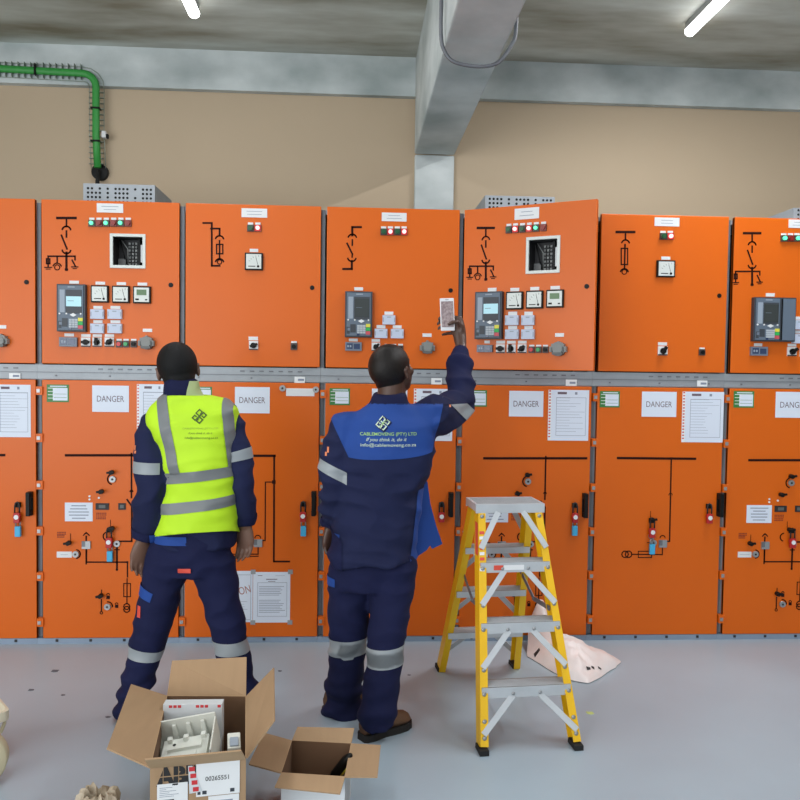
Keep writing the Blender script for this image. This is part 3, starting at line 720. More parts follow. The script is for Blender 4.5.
padlock(5, (511, 580), zF, 'beside the handle right of the ladder')
padlock(6, (287, 484), zG, 'by the right photo edge')

# ------------------------------------------------------------------ step ladder
LC = Vector((2.507, -.863, 0)); LH = .985
lad = thing('step_ladder', 'yellow step ladder with grey aluminium treads standing on the floor', 'ladder', LC, R(5))
def lp(s, f, z):     # ladder point: side -1/1, f -1 near / 1 far, height
    t = z/LH
    return Vector((s*(.222+(.150-.222)*t), f*(.490+(.085-.490)*t), z))
def stile(s, f):
    a, b = lp(s, f, .03), lp(s, f, LH-.012); d = (b-a).normalized()
    fo = Vector((0, -f, 0)); fo = (fo-d*fo.dot(d)).normalized()          # inwards front to back
    si = Vector((-s, 0, 0)); si = (si-d*si.dot(d)).normalized()
    prof = [(0, 0), (.034, 0), (.034, .005), (.006, .005), (.006, .069), (.034, .069), (.034, .074), (0, .074)]
    return MB('ladder_yellow').loft([[p+si*q[0]+fo*q[1] for q in prof] for p in (a, b)], smooth=False).build('stile', lad)
for f in (-1, 1):
    for s in (-1, 1):
        stile(s, f)
        p = lp(s, f, 0); MB('rubber').hexa([p+Vector((s*.006-(.045 if s > 0 else 0) , -.01 if f < 0 else -.075, 0)) + Vector(q) for q in ((0,0,0),(.045-.006,0,0),(.045-.006,.085,0),(0,.085,0),(0,.0,.022),(.045-.006,0,.022),(.045-.006,.08,.022),(0,.08,.022))]).build('foot', lad)
    for i, z in enumerate((.245, .49, .735)):
        a, b = lp(-1, f, z), lp(1, f, z); y = a.y; w = b.x-.006
        y0, y1 = (y-.006, y+.085) if f < 0 else (y-.085, y+.006)
        mb = MB('alu_tread', 'alu').box(-w, w, y0, y1, z-.006, z)
        yy = y0 if f < 0 else y1
        mb.box(-w, w, yy-.003, yy+.003, z-.045, z, 'alu').box(-w, w, (y1 if f < 0 else y0)-.002, (y1 if f < 0 else y0)+.002, z-.03, z, 'alu')
        for j in range(7): mb.box(-w, w, y0+.01+j*.011, y0+.014+j*.011, z, z+.0015, 'alu')
        if i == 2 and f < 0: mb.box(-w*.62, -w*.35, yy-.0045, yy-.003, z-.034, z-.012, 'tag_red').box(-w*.33, w*.25, yy-.0045, yy-.003, z-.034, z-.012, 'white')
        for xx in (-.06, .06): mb.ball((xx, yy-.004*(1 if f < 0 else -1), z-.028), (.008, .005, .008), 'steel', seg=10)
        mb.build('tread', lad)
        for s in (-1, 1):
            e = lp(s, f, z-.17); q = Vector((s*(w*.30), yy, z-.035)); e = e + Vector((-s*.012, -.006 if f < 0 else .006, 0))
            MB('alu').beam(q, e, .026, .005, (1, 0, 0)).build('brace', lad)
mb = MB('alu', 'alu_tread')
mb.box(-.162, .162, -.098, .098, LH-.008, LH).box(-.165, .165, -.102, -.096, LH-.042, LH).box(-.165, .165, .096, .102, LH-.042, LH).box(-.165, -.160, -.1, .1, LH-.035, LH).box(.160, .165, -.1, .1, LH-.035, LH)
for j in range(8): mb.box(-.155, .155, -.085+j*.022, -.078+j*.022, LH, LH+.002, 'alu_tread')
mb.build('top_platform', lad, bevel=.002)
for f in (-1, 1):
    for s in (-1, 1): MB('alu').beam((s*.06, f*.104, LH-.036), lp(s, f, LH-.19)+Vector((-s*.01, f*.006, 0)), .026, .005, (1, 0, 0)).build('brace', lad)
rv = MB('steel').ball((0, 0, 0), (.010, .005, .010), seg=8).build('rivet', lad); first = True
for f in (-1, 1):
    for s in (-1, 1):
        for z in (.06, .12, .22, .31, .465, .56, .71, .80, .93):
            if not first: rv = rv.copy(); COL.objects.link(rv)
            first = False; rv.location = lp(s, f, z)+Vector((-s*.017, f*.002, 0))
for s in (-1, 1):
    z = .56
    a, b = lp(s, -1, z-.03)+Vector((-s*.03, .04, 0)), lp(s, 1, z+.03)+Vector((-s*.03, -.04, 0)); m = (a+b)/2+Vector((0, 0, -.05))
    MB('galv_dark').beam(a, m, .022, .004, (0, 0, 1)).beam(m, b, .022, .004, (0, 0, 1)).ball(m, .010).build('spreader_bar', lad)
a, b = lp(-1, -1, .76), lp(-1, -1, .90)
MB('white', 'tag_red').hexa([a+Vector((-.0012, .012, 0)), a+Vector((-.001, .012, 0)), a+Vector((-.001, .06, 0)), a+Vector((-.0012, .06, 0)), b+Vector((-.0012, .012, 0)), b+Vector((-.001, .012, 0)), b+Vector((-.001, .06, 0)), b+Vector((-.0012, .06, 0))], 'tag_red').build('warning_sticker', lad)
mb = MB('tag_red', 'white'); 
for i in range(8):
    a, b = lp(-1, -1, .70+i*.022), lp(-1, -1, .713+i*.022); q = [Vector((.004, -.0015, 0)), Vector((.026, -.0015, 0))]
    mb.face([a+q[0], a+q[1], b+q[1], b+q[0]], 'tag_red' if i % 3 else 'white')
mb.build('warning_sticker', lad)

# ------------------------------------------------------------------ plastic bag
bm = bmesh.new()
foot = [onz(527, 657), onz(545, 668), onz(570, 681), onz(589, 684), onz(604, 676), onz(622, 663), onz(610, 655), onz(590, 650), Vector((3.02, -.06, 0)), Vector((2.90, -.025, 0)), Vector((2.82, -.06, 0))]
cen = Vector((3.0, -.40, 0)); N = 60; NR = 16
def edge(t):
    n = len(foot); x = t*n; i = int(x) % n; f = x-int(x); return foot[i].lerp(foot[(i+1) % n], f)
def bagz(p):
    q1 = math.exp(-(((p.x-2.882)/.070)**2 + ((p.y+.06)/.16)**2))*.25
    q2 = math.exp(-(((p.x-2.96)/.11)**2 + ((p.y+.33)/.17)**2))*.13
    q3 = math.exp(-(((p.x-3.10)/.16)**2 + ((p.y+.42)/.14)**2))*.05
    return q1+q2*.75+q3+.02
rows = []
for r in range(NR+1):
    row = []
    for i in range(N):
        e = edge(i/N); k = 1-(r/NR)**1.3 if r else 1
        p = cen.lerp(e, k); bk = max(0, min(1, (p.y+.24)/.14))*max(0, min(1, (3.03-p.x)/.06)); w = 1-(k**6)*(1-bk*.9)
        z = .004+bagz(p)*w
        nv = noise.noise(p*16)*.016+noise.noise(p*38)*.008 + .010*abs(math.sin((p.x*1.0+p.y*1.6)*30+noise.noise(p*7)*3))
        row.append(bm.verts.new((p.x+noise.noise(p*11)*.012, min(-.012, p.y+noise.noise(p*13+Vector((5, 0, 0)))*.012), max(.003, z+nv*w))))
    rows.append(row)
for a, b in zip(rows, rows[1:]):
    for i in range(N):
        try: bm.faces.new((a[i], a[(i+1) % N], b[(i+1) % N], b[i])).smooth = True
        except ValueError: pass
bmesh.ops.remove_doubles(bm, verts=bm.verts, dist=.0005)
bagbvh = BVHTree.FromBMesh(bm)
mb = MB('bag'); mb.bm.free(); mb.bm = bm
bag = tag(mb.build('plastic_bag'), 'crumpled white plastic bag on the floor behind the ladder', 'bag')
mb = MB('dark')
for x, y, w, h in ((3.02, -.56, .022, .018), (3.05, -.545, .016, .014), (3.09, -.53, .018, .012), (2.80, -.315, .03, .03)):
    pts = []
    for a, b in ((0, 0), (w, .2*w), (w, h), (0, h)):
        hit = bagbvh.ray_cast(Vector((x+a, y+b, 1)), Vector((0, 0, -1)))[0]
        if hit: pts.append(hit+Vector((0, -.001, .002)))
    if len(pts) == 4: mb.face(pts)
mb.build('printed_mark', bag)

# ------------------------------------------------------------------ cardboard boxes
def sheet3(p, m1, m2, t=.005):       # corrugated sheet from four 3-D corners, m1 inner (upper) face, m2 outer
    mb = MB(m2, m1); p = [Vector(q) for q in p]; n = (p[1]-p[0]).cross(p[3]-p[0]).normalized()
    a = p; b = [q+n*t for q in p]
    mb.face([a[0], a[3], a[2], a[1]], m2); mb.face(b, m1)
    for i in range(4): mb.face([a[i], a[(i+1) % 4], b[(i+1) % 4], b[i]], m2)
    return mb
def carton(name, label, rim, flaps, h, outm, group=None):
    c = sum((Vector(q) for q in rim), Vector())/4; base = Vector((c.x, c.y, 0))
    t = thing(name, label, 'box', base, 0, group)
    r = [Vector((q[0], q[1], h))-base for q in rim]; ctr = Vector((0, 0, 0))
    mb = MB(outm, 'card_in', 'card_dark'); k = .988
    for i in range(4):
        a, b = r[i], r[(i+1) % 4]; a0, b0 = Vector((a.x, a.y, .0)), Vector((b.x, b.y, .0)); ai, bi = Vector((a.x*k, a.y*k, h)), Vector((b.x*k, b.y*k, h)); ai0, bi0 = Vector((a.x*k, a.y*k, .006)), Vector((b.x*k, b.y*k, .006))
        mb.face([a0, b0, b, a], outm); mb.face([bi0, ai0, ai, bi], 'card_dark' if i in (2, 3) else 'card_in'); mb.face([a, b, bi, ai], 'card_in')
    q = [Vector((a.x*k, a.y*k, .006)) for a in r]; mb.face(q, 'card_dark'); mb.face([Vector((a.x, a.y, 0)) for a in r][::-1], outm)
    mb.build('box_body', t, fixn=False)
    for i, f in enumerate(flaps):        # flap i hinges on rim edge i -> i+1
        a, b = r[i], r[(i+1) % 4]; o = [Vector(x)-base for x in f]
        sheet3([b, a, o[0], o[1]][::-1] if False else [a, b, o[1], o[0]], 'card_in', 'card_out').build('flap', t, fixn=False)
    return t, r, base
# big box: rim order front-left, front-right, back-right, back-left
h1 = .35
rim = [onz(150, 767, h1), onz(246, 758, h1), onz(246, 696, h1), onz(167, 695.5, h1)]
fl = [(onz(144.8, 758.5, h1+.075), onz(241, 749.5, h1+.075)), (onz(274, 720, h1+.10), onz(273.5, 667.5, h1+.10)), (onz(246.5, 657, h1+.115), onz(172, 660.6, h1+.115)), (onz(131, 684, h1+.05), onz(107, 748, h1+.05))]
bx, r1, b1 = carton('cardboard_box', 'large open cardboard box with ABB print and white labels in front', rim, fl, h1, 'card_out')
# printing and labels on the front face
fa, fb = r1[0], r1[1]; fx = (fb-fa).normalized(); fn = Vector((fx.y, -fx.x, 0)); fw = (fb-fa).length
ang = math.atan2(fx.y, fx.x)
def fpt(px, py):            # photo point on the box front -> (along, height)
    n = fn; d = ray(px, py); P = CAM+d*((fa+b1-CAM).dot(n)/d.dot(n)); return (P-fa-b1).dot(fx), P.z
zK = zoom(140, 740, 6.667)
def front(name, a, b, m, dep=.001):
    u0, v1 = fpt(*zK(*a)); u1, v0 = fpt(*zK(*b)); return u0, u1, v0, v1
u0, u1, v0, v1 = front('', (108, 186), (395, 284), None)
P = dict(parent=bx, loc=fa+fn*.0005, rot=(0, 0, ang))
mb = MB('dark').text('ABB', (u0+u1)/2, (v0+v1)/2-h1, u1-u0, v1-v0, -.0008, 'dark', bold=.06)
w = u1-u0; zc = (v0+v1)/2-h1; mb.box(u0-.002, u1+.002, -.0016, -.001, zc-.0016, zc+.0016, 'card_out')
for f in (.16, .52, .86): mb.box(u0+w*f-.001, u0+w*f+.001, -.0016, -.001, v0-h1, v1-h1, 'card_out')
mb.build('printed_logo', **P)
def lab(name, a, b, fn_, m='white'):
    u0, u1, v0, v1 = front('', a, b, None); mb = MB(m).box(u0, u1, -.0022, -.0016, v0-h1, v1-h1); fn_(mb, u0, u1, v0-h1, v1-h1); return mb.build(name, **P)
def l1(mb, a, b, c, d):
    w, h = b-a, d-c
    mb.text('00265551', a+w*.48, c+h*.53, w*.54, h*.14, -.0028, 'dark', bold=.008)
    for x in (.03, .14, .78): mb.box(a+w*x, a+w*(x+.10 if x > .1 else x+.07), -.0026, -.0022, c+h*.06, c+h*.17, 'relay_body')
lab('shipping_label', (375, 160), (664, 348), l1)
def l2(mb, a, b, c, d):
    w, h = b-a, d-c
    mb.box(a+w*.5, a+w*.68, -.0026, -.0022, d-h*.06, d-h*.015, 'dark')
    for i, x in enumerate((.5, .3, .62, .4, .7, .55)): mb.box(a+w*.08, a+w*x, -.0026, -.0022, d-h*(.14+.06*i), d-h*(.125+.06*i), 'paper_ink')
    mb.box(a+w*.04, a+w*.55, -.0026, -.0022, d-h*.62, d-h*.54, 'dark').text('ABB', a+w*.58, d-h*.04, w*.2, h*.06, -.003, 'dark', bold=.03)
    for i in range(14): mb.box(a+w*(.06+.06*i), a+w*(.085+.06*i), -.0026, -.0022, c+h*.05, c+h*.25, 'dark')
lab('shipping_label', (114, 296), (318, 470), l2)
lab('shipping_label', (455, 374), (660, 470), lambda mb, a, b, c, d: [mb.box(a+.01, b-.02, -.0026, -.0022, d-.02-i*.015, d-.015-i*.015, 'paper_ink') for i in range(3)])
u0, v0 = fpt(*zK(330, 355)); u1, v1 = fpt(*zK(375, 165)); mb = MB('carton_white', 'red_print')
mb.prism([(u0, v0-h1), (u1+.02, v0-h1+.004), (u1, v0-h1+.06), (u1-.012, v1-h1), (u1-.025, v1-h1)], -.0030, -.0023, 'carton_white')
for i in range(4): mb.box(u1-.022+.004*i, u1-.004+.004*i, -.0036, -.0030, v1-h1-.018-.022*i, v1-h1-.004-.022*i, 'red_print')
mb.build('torn_tape', **P)
# contents
yb = b1.y
def inbox(px, py, Y): return ony(px, py, Y)
Yc = -1.70
a, b = ony(163, 706, Yc), ony(222, 703, Yc)
o = MB('carton_white').box(-.5*(b.x-a.x), .5*(b.x-a.x), 0, .045, -a.z+.012, 0)
for x, w in ((-.085, .05), (.012, .06), (.09, .008)):
    for i in range(max(1, int(w/.016))): o.box(x+i*.016, x+i*.016+.012, -.0008, 0, -.012, -.002, 'red_print')
o = o.build('white_carton', loc=((a.x+b.x)/2, Yc, (a.z+b.z)/2), bevel=.002)
tag(o, 'flat white carton with red print standing inside the large cardboard box', 'carton')
# moulded plastic tray leaning in the box
a, b = ony(160, 726, -1.80), ony(217, 714, -1.80)
tr = thing('moulded_tray', 'off-white moulded plastic tray tilted inside the large cardboard box', 'tray', ((a+b)/2)+Vector((.0, 0, -.07)), R(2))
wd = (b.x-a.x)*.52
mb = MB('mould').box(-wd, wd, .03, .036, -.03, .07)
for x in (-.045, .005, .055): mb.hexa([(x-.012, .012, -.02), (x+.012, .012, -.02), (x+.012, .03, -.02), (x-.012, .03, -.02), (x-.007, .02, .052), (x+.007, .02, .052), (x+.007, .03, .052), (x-.007, .03, .052)])
mb.box(-wd, -wd+.006, -.14, .03, -.05, .045).box(wd-.006, wd, -.14, .03, -.05, .055)
mb.build('back_wall', tr, bevel=.003)
mb = MB('mould').box(-wd+.025, wd-.025, -.13, -.01, -.05, .018).box(-wd+.045, wd-.045, -.075, -.05, .018, .030).box(-wd+.06, wd-.06, -.125, -.09, .018, .026).box(-wd+.012, -wd+.03, -.11, -.02, -.05, -.005).box(wd-.03, wd-.012, -.11, -.02, -.05, -.005)
for x in (-.055, 0, .06): mb.box(x-.008, x+.008, -.03, -.012, .018, .034)
mb.cyl((-.035, -.055, .0305), (-.035, -.055, .0315), .006, 10, 'dark')
mb.build('moulded_insert', tr, bevel=.004)
tr.rotation_euler = (R(14), R(-9), R(2))
a = ony(234, 741, -1.86)
o = MB('mould', 'relay_light').box(-.022, .022, -.05, .03, -.05, .012).box(-.015, .015, -.045, .0, .012, .018, 'relay_light').build('plastic_cover', loc=a, rot=(R(12), 0, R(10)), bevel=.004)
tag(o, 'small pale plastic cover at the right inside the large cardboard box', 'cover')

h2 = .20
zS = zoom(230, 660, 4)
S = lambda a, b, z: onz(*zS(a, b), z)
rim = [S(205, 450, h2), S(460, 466, h2), S(485, 333, h2), S(247, 321, h2)]
fl = [(S(178, 508, h2-.02), S(440, 535, h2-.02)), (S(590, 467, h2), S(603, 340, h2)), (S(497, 272, h2+.03), S(270, 267, h2+.03)), (S(135, 290, h2), S(75, 415, h2))]
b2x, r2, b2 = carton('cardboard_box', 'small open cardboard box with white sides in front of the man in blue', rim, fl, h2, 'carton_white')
mb = MB('red_print')
fa2, fb2 = r2[0], r2[1]; fx2 = (fb2-fa2).normalized(); fn2 = Vector((fx2.y, -fx2.x, 0))
for i in range(6): mb.box(.05+i*.016, .062+i*.016, -.001, 0, -.045, -.035)
mb.build('red_lettering', b2x, fa2+fn2*.001, (0, 0, math.atan2(fx2.y, fx2.x)))
a, b = S(412, 470, .1), S(455, 415, .165)
o = MB('black', 'yellow_key').tube([(0, 0, 0), (0, 0, .02), (0, .0, .1), (0, 0, .125), (0, 0, .135)], [.016, .019, .019, .013, .006], 14).tube([(-.0005, -.017, .03), (-.0005, -.0185, .1)], .006, 8, 'yellow_key').build('hand_tool', smooth=True)
d = (b-a).normalized(); o.location = a; o.rotation_euler = d.to_track_quat('Z', 'Y').to_euler()
tag(o, 'black hand tool with a yellow strip inside the small cardboard box', 'tool')

# crumpled brown paper
bm = bmesh.new(); c = onz(97, 815, .0); rows = []
prof = [(.06, 0), (.072, .025), (.070, .055), (.062, .075), (.05, .08), (.04, .068), (.03, .05), (.012, .046)]
for j, (r, z) in enumerate(prof):
    row = []
    for i in range(40):
        a = 2*math.pi*i/40; p = Vector((math.cos(a), math.sin(a), z*4))
        k = 1+noise.noise(p*2.3+Vector((3, 1, 2)))*.30 + .10*(1 if (i*7 % 5) < 2 else -1)*(j > 1)
        row.append(bm.verts.new((r*k*math.cos(a), r*k*math.sin(a)*.8, max(0, z+noise.noise(p*3.1)*.03*(j > 0) + (.010 if i % 3 == 0 else 0)*(j > 1)))))
    rows.append(row)
for a, b in zip(rows, rows[1:]):
    for i in range(40): bm.faces.new((a[i], a[(i+1) % 40], b[(i+1) % 40], b[i]))
bm.faces.new(rows[-1]); bm.faces.new(rows[0][::-1])
mb = MB('kraft'); mb.bm.free(); mb.bm = bm
for i in range(4): mb.box(-.03, .03, -.022+i*.013, -.017+i*.013, .046, .058, 'card_dark')
tag(mb.build('packing_paper', loc=(c.x, c.y, 0)), 'crumpled ball of brown packing paper on the floor, left of the big box', 'paper')

# things cut off by the left photo edge
p = onz(11, 706, .22)
tub = thing('carry_tub', 'cream plastic tub with a curved handle at the left photo edge', 'tub', (p.x-.172, p.y-.02, 0), R(38))
mb = MB('cream')
def rr(w, z, c=.03, n=5): 
    o = []
    for cx, cy, a0 in ((w-c, w-c, 0), (-w+c, w-c, 90), (-w+c, -w+c, 180), (w-c, -w+c, 270)):
        for i in range(n): a = R(a0+90*i/(n-1)); o.append(Vector((cx+c*math.cos(a), cy+c*math.sin(a), z)))
    return o
mb.loft([rr(.07, 0), rr(.08, .02), rr(.088, .18), rr(.135, .182), rr(.135, .22), rr(.125, .222), rr(.105, .20)], smooth=False)
mb.build('tub_body', tub)
MB('tape_beige').tube([(.118, -.118, .205), (.118, -.114, .17), (.108, -.104, .135), (.09, -.088, .110), (.05, -.06, .095)], [(.012, .005)]*5, 8).build('handle', tub, smooth=True)
p = onz(-22, 786, 0)
mb = MB('tape_beige'); rings = []
for rr_, x in ((.055, -.03), (.10, -.03), (.105, -.024), (.105, .024), (.10, .03), (.055, .03), (.055, -.03)):
    rings.append([Vector((rr_*math.cos(R(a)), x, .105+rr_*math.sin(R(a)))) for a in range(0, 360, 12)])
o = mb.loft(rings, cap=False).build('tape_roll', loc=(p.x, p.y, 0), rot=(0, 0, R(15)))
tag(o, 'beige tape roll standing on the floor at the left photo edge', 'tape')

# bits lying on the floor
for (x, y, s, n, m, l) in ((280, 671, .012, 'grit_speck', 'debris', 'dark speck of grit between the boots and the vest wearer'), (150, 690, 0, '', '', ''),
                     (590, 713, .02, 'paper_scrap', 'leafy', 'pale yellow-green scrap on the floor right of the ladder'), (55, 671, .022, 'dirt_crumb', 'debris', 'largest dark dirt crumb on the floor at the left'),
                     (31, 690, .016, 'dirt_crumb', 'debris', 'dark dirt crumb on the floor near the cream tub'), (63, 695, .012, 'dirt_crumb', 'debris', 'small dirt crumb left of the box flap'),
                     (108, 717, .013, 'dirt_crumb', 'debris', 'dirt crumb beside the tip of the left box flap'), (409, 675, .010, 'dirt_crumb', 'debris', 'tiny dark crumb right of the trouser leg of the worker in blue'), (590, 655, 0, '', '', '')):
    if not s: continue
    q = onz(x, y); mb = MB(m).loft([[Vector((s*k*(1+.3*math.sin(3*i+x))*math.cos(i*math.pi/4), s*.7*k*(1+.3*math.cos(2*i))*math.sin(i*math.pi/4), z)) for i in range(8)] for k, z in ((1, 0), (.8, s*.15), (.3, s*.22))], smooth=False)
    tag(mb.build(n, loc=q), l, 'debris', 'crumbs on the floor' if n == 'dirt_crumb' else None)

# ------------------------------------------------------------------ people
def ring(c, rx, ry, yaw=0.0, n=32, e=2.3, tilt=(0, 0)):
    o = []
    for i in range(n):
        a = 2*math.pi*i/n; ca, sa = math.cos(a), math.sin(a)
        x = rx*math.copysign(abs(ca)**(2/e), ca); y = ry*math.copysign(abs(sa)**(2/e), sa)
        o.append(Vector((c[0]+x*math.cos(yaw)-y*math.sin(yaw), c[1]+x*math.sin(yaw)+y*math.cos(yaw), c[2]+x*tilt[0]+y*tilt[1])))
    return o
def limb(mb, pts, rad, n=5, seg=18):
    o, q = dense(pts, rad, n); mb.tube(o, q, seg); return mb
def voxel(mb, size, smooth=3):
    bmesh.ops.recalc_face_normals(mb.bm, faces=mb.bm.faces)
    me = bpy.data.meshes.new('tmp'); mb.bm.to_mesh(me); mb.bm.free(); o = bpy.data.objects.new('tmp', me); COL.objects.link(o)
    m = o.modifiers.new('r', 'REMESH'); m.mode = 'VOXEL'; m.voxel_size = size
    dg = bpy.context.evaluated_depsgraph_get(); r = bpy.data.meshes.new_from_object(o.evaluated_get(dg))
    bpy.data.objects.remove(o); bpy.data.meshes.remove(me)
    bm = bmesh.new(); bm.from_mesh(r); bpy.data.meshes.remove(r)
    for _ in range(smooth): bmesh.ops.smooth_vert(bm, verts=bm.verts, factor=.5, use_axis_x=True, use_axis_y=True, use_axis_z=True)
    for f in bm.faces: f.smooth = True
    bm.normal_update(); return bm
def displace(bm, fn):
    bm.normal_update(); d = [(v, v.normal.copy(), fn(v.co)) for v in bm.verts]
    for v, n, k in d: v.co += n*k
    bm.normal_update()
def region(bm, planes, off=.0025):
    b = bm.copy(); b.normal_update()
    for v in b.verts: v.co += v.normal*off
    for co, no in planes:
        bmesh.ops.bisect_plane(b, geom=b.verts[:]+b.edges[:]+b.faces[:], plane_co=co, plane_no=no, clear_outer=True)
    for f in b.faces: f.smooth = True
    return b
def pl(a, b, Y, keep, tilt=0.0):    # plane through two photo points lying at depth Y, keeping the side of point keep
    A, B, K = ony(*a, Y), ony(*b, Y), ony(*keep, Y)
    n = (B-A).cross(Vector((0, 1, tilt))).normalized()
    if (K-A).dot(n) > 0: n = -n
    return A, n
def px(n, d): return Vector(d), Vector(n)
def put(name, bm, m, root=None, base=Vector()):
    bmesh.ops.translate(bm, verts=bm.verts, vec=-base)
    mb = MB(m); mb.bm.free(); mb.bm = bm
    return mb.build(name, root, fixn=False)
def fold(p, f=1.0, s=Vector((0, 0, 0))):
    q = p+s
    a = noise.noise(Vector((q.x*5, q.y*5, q.z*11))); b = noise.noise(Vector((q.x*9+q.z*7, q.y*9, q.z*13)))
    return f*((.42-abs(a))*.026 - .007 + b*.006)
def on_surface(mb, bvh, off=.004, ybase=-3.5):     # drop lettering drawn in x,z onto the back of a garment
    for v in mb.bm.verts:
        h = bvh.ray_cast(Vector((v.co.x, ybase, v.co.z)), Vector((0, 1, 0)))
        if h[0]: v.co.y = h[0].y-off
    return mb

def head(mb, c, rot, s=1.0):
    T = lambda x, y, z: Vector(c)+rot@Vector((x*s, y*s, z*s)); r3 = rot
    mb.ball(T(0, -.012, .022), (.077*s, .096*s, .088*s), rot=r3, seg=28)
    mb.ball(T(0, .030, -.030), (.064*s, .062*s, .085*s), rot=r3, seg=24)
    mb.ball(T(0, .052, -.085), (.040*s, .036*s, .030*s), rot=r3, seg=18)
    mb.ball(T(0, .068, .020), (.052*s, .026*s, .018*s), rot=r3, seg=16)                  # brow
    mb.tube([T(0, .090, .008), T(0, .108, -.028), T(0, .104, -.040)], [.010*s, .016*s, .014*s], 10)   # nose
    mb.ball(T(0, .088, -.064), (.024*s, .012*s, .008*s), rot=r3, seg=12); mb.ball(T(0, .086, -.076), (.022*s, .012*s, .008*s), rot=r3, seg=12)
    for q in (-1, 1):
        mb.ball(T(q*.046, .055, -.025), (.022*s, .024*s, .022*s), rot=r3, seg=14)
        mb.ball(T(q*.080, -.004, -.014), (.009*s, .017*s, .029*s), rot=r3 @ Matrix.Rotation(q*R(22), 3, 'Z'), seg=14)
        mb.tube([T(q*.080, -.020, .004), T(q*.088, -.018, .008), T(q*.088, -.008, .014), T(q*.084, .004, .010)], .005*s, 8)
    mb.tube([T(0, -.018, -.13), T(0, -.018, -.06), T(0, -.01, 0)], [.050*s, .055*s, .05*s], 18)
    return T
def hand(mb, w, d, n, t, curl=1.0, S=1.12):
    w, d, n, t = Vector(w), Vector(d).normalized(), Vector(n).normalized(), Vector(t).normalized()
    n = (n-d*n.dot(d)).normalized(); t = (t-d*t.dot(d)-n*t.dot(n)).normalized()
    d, n, t = d*S, n*S, t*S
    mb.tube([w-d*.03, w, w+d*.03, w+d*.065, w+d*.09], [(a*S, b*S) for a, b in ((.028, .022), (.028, .020), (.037, .019), (.042, .016), (.036, .012))], 16, flat=t)
    for off, L, k in ((.030, .070, .8), (.0105, .078, .95), (-.0095, .073, 1.1), (-.0285, .058, 1.25)):
        p = w+d*.080+t*off; a = 0; pts = [p-d*.02, p]
        for j, (f, b) in enumerate(((.45, 22), (.31, 34), (.24, 28))):
            a += R(b)*curl*k; p = p+(d*math.cos(a)+n*math.sin(a)+t*off*.6)*L*f; pts.append(p)
        mb.tube(pts, [.0095, .0098, .0088, .0080, .0066], 10)
    p = w+d*.022+t*.026
    mb.tube([p, p+(d*.6+t*.55+n*.35)*.035, p+(d*.85+t*.45+n*.6)*.058, p+(d*1.15+t*.35+n*.75)*.074], [.015, .0125, .0105, .0078], 10)
def shoe(root, base, heel, toe, side_h=.085):
    h, t = Vector((heel.x, heel.y, 0)), Vector((toe.x, toe.y, 0)); d = (t-h).normalized(); s = Vector((-d.y, d.x, 0)); L = (t-h).length
    prof = [(.0, .030, .09), (.06, .036, .115), (.16, .040, .12), (.32, .040, .115), (.46, .041, .088), (.62, .047, .070), (.78, .049, .062), (.90, .042, .055), (.97, .028, .042)]
    mb = MB('boot'); rings = []
    for f, w, hh in prof:
        c = h+d*(L*(.03+.95*f)); rings.append([c+s*(w*math.cos(R(a))*(.82 if math.sin(R(a)) > .3 else 1))+Vector((0, 0, .020+hh*(.5+.5*math.sin(R(a)))*.95)) for a in range(0, 360, 20)])
    o = MB('boot').loft(rings); bmesh.ops.translate(o.bm, verts=o.bm.verts, vec=-base); o = o.build('shoe', root)
    mb = MB('sole'); rings = []
    for f, w in ((0, .026), (.04, .036), (.15, .042), (.4, .040), (.65, .050), (.82, .051), (.95, .036), (1, .018)):
        c = h+d*(L*f); rings.append([c+s*w, c+s*w+Vector((0, 0, .030)), c-s*w+Vector((0, 0, .030)), c-s*w])
    mb.loft(rings, smooth=False)
    bmesh.ops.translate(mb.bm, verts=mb.bm.verts, vec=-base); mb.build('sole', o)
    mb = MB('sole')
    for f in (.44, .50, .56): c = h+d*(L*f); mb.tube([c+s*.022+Vector((0, 0, .118-(f-.44)*.30)), c+Vector((0, 0, .126-(f-.44)*.30)), c-s*.022+Vector((0, 0, .118-(f-.44)*.30))], .003, 6)
    bmesh.ops.translate(mb.bm, verts=mb.bm.verts, vec=-base); mb.build('laces', o)

def emblem(mb, cx, cz, s, m1, m2):       # interlocking hooked strips turned 45 degrees
    for g in (1, -1):
        P = lambda u, v: (cx+s*u*g, cz+s*v*g)
        mb.stroke([P(*p) for p in ((-.10, .15), (-.45, .45), (-.02, .92), (.36, .60), (.14, .34))], s*.16, 0, m1, .0004)
        mb.stroke([P(*p) for p in ((.20, .18), (.55, .52), (.92, .18), (.62, -.16), (.40, .04))], s*.16, 0, m1, .0004)
        mb.stroke([P(*p) for p in ((-.02, -.02), (.34, .34))], s*.20, 0, m2, .0004)

# ---------------- worker in blue, right arm raised with a phone
YM = -1.10
base = Vector((1.86, -1.08, 0))
J = lambda x, y, Y=YM: ony(x, y, Y)
SL, EL, WL = Vector((1.742, -1.11, 1.335)), J(334, 492, -1.12), J(330.5, 526, -1.03)
SR, ER, WR = Vector((2.125, -1.075, 1.392)), J(458.5, 403, -.90), J(461, 347, -.76)
HL, KL, AL = J(350, 570, -1.07), J(348, 640, -1.0), J(342, 708, -.945)
HR, KR, AR = J(394, 572, -1.11), J(385, 650, -1.15), J(377, 728, -1.185)
HC = Vector((1.948, -1.085, 1.600)); HROT = Matrix.Rotation(R(-38), 3, 'Z') @ Matrix.Rotation(R(20), 3, 'X')
mb = MB('skin')
T = head(mb, HC, HROT, 1.06)
limb(mb, [(1.937, -1.11, 1.36), (1.940, -1.11, 1.46), HC+Vector((0, -.01, -.03))], [.062, .058, .055])
mb.loft([ring((1.88, -1.09, .70), .13, .09), ring((1.89, -1.10, .95), .13, .09), ring((1.92, -1.105, 1.2), .15, .095), ring((1.937, -1.105, 1.34), .13, .08), ring((1.937, -1.11, 1.40), .06, .055)])
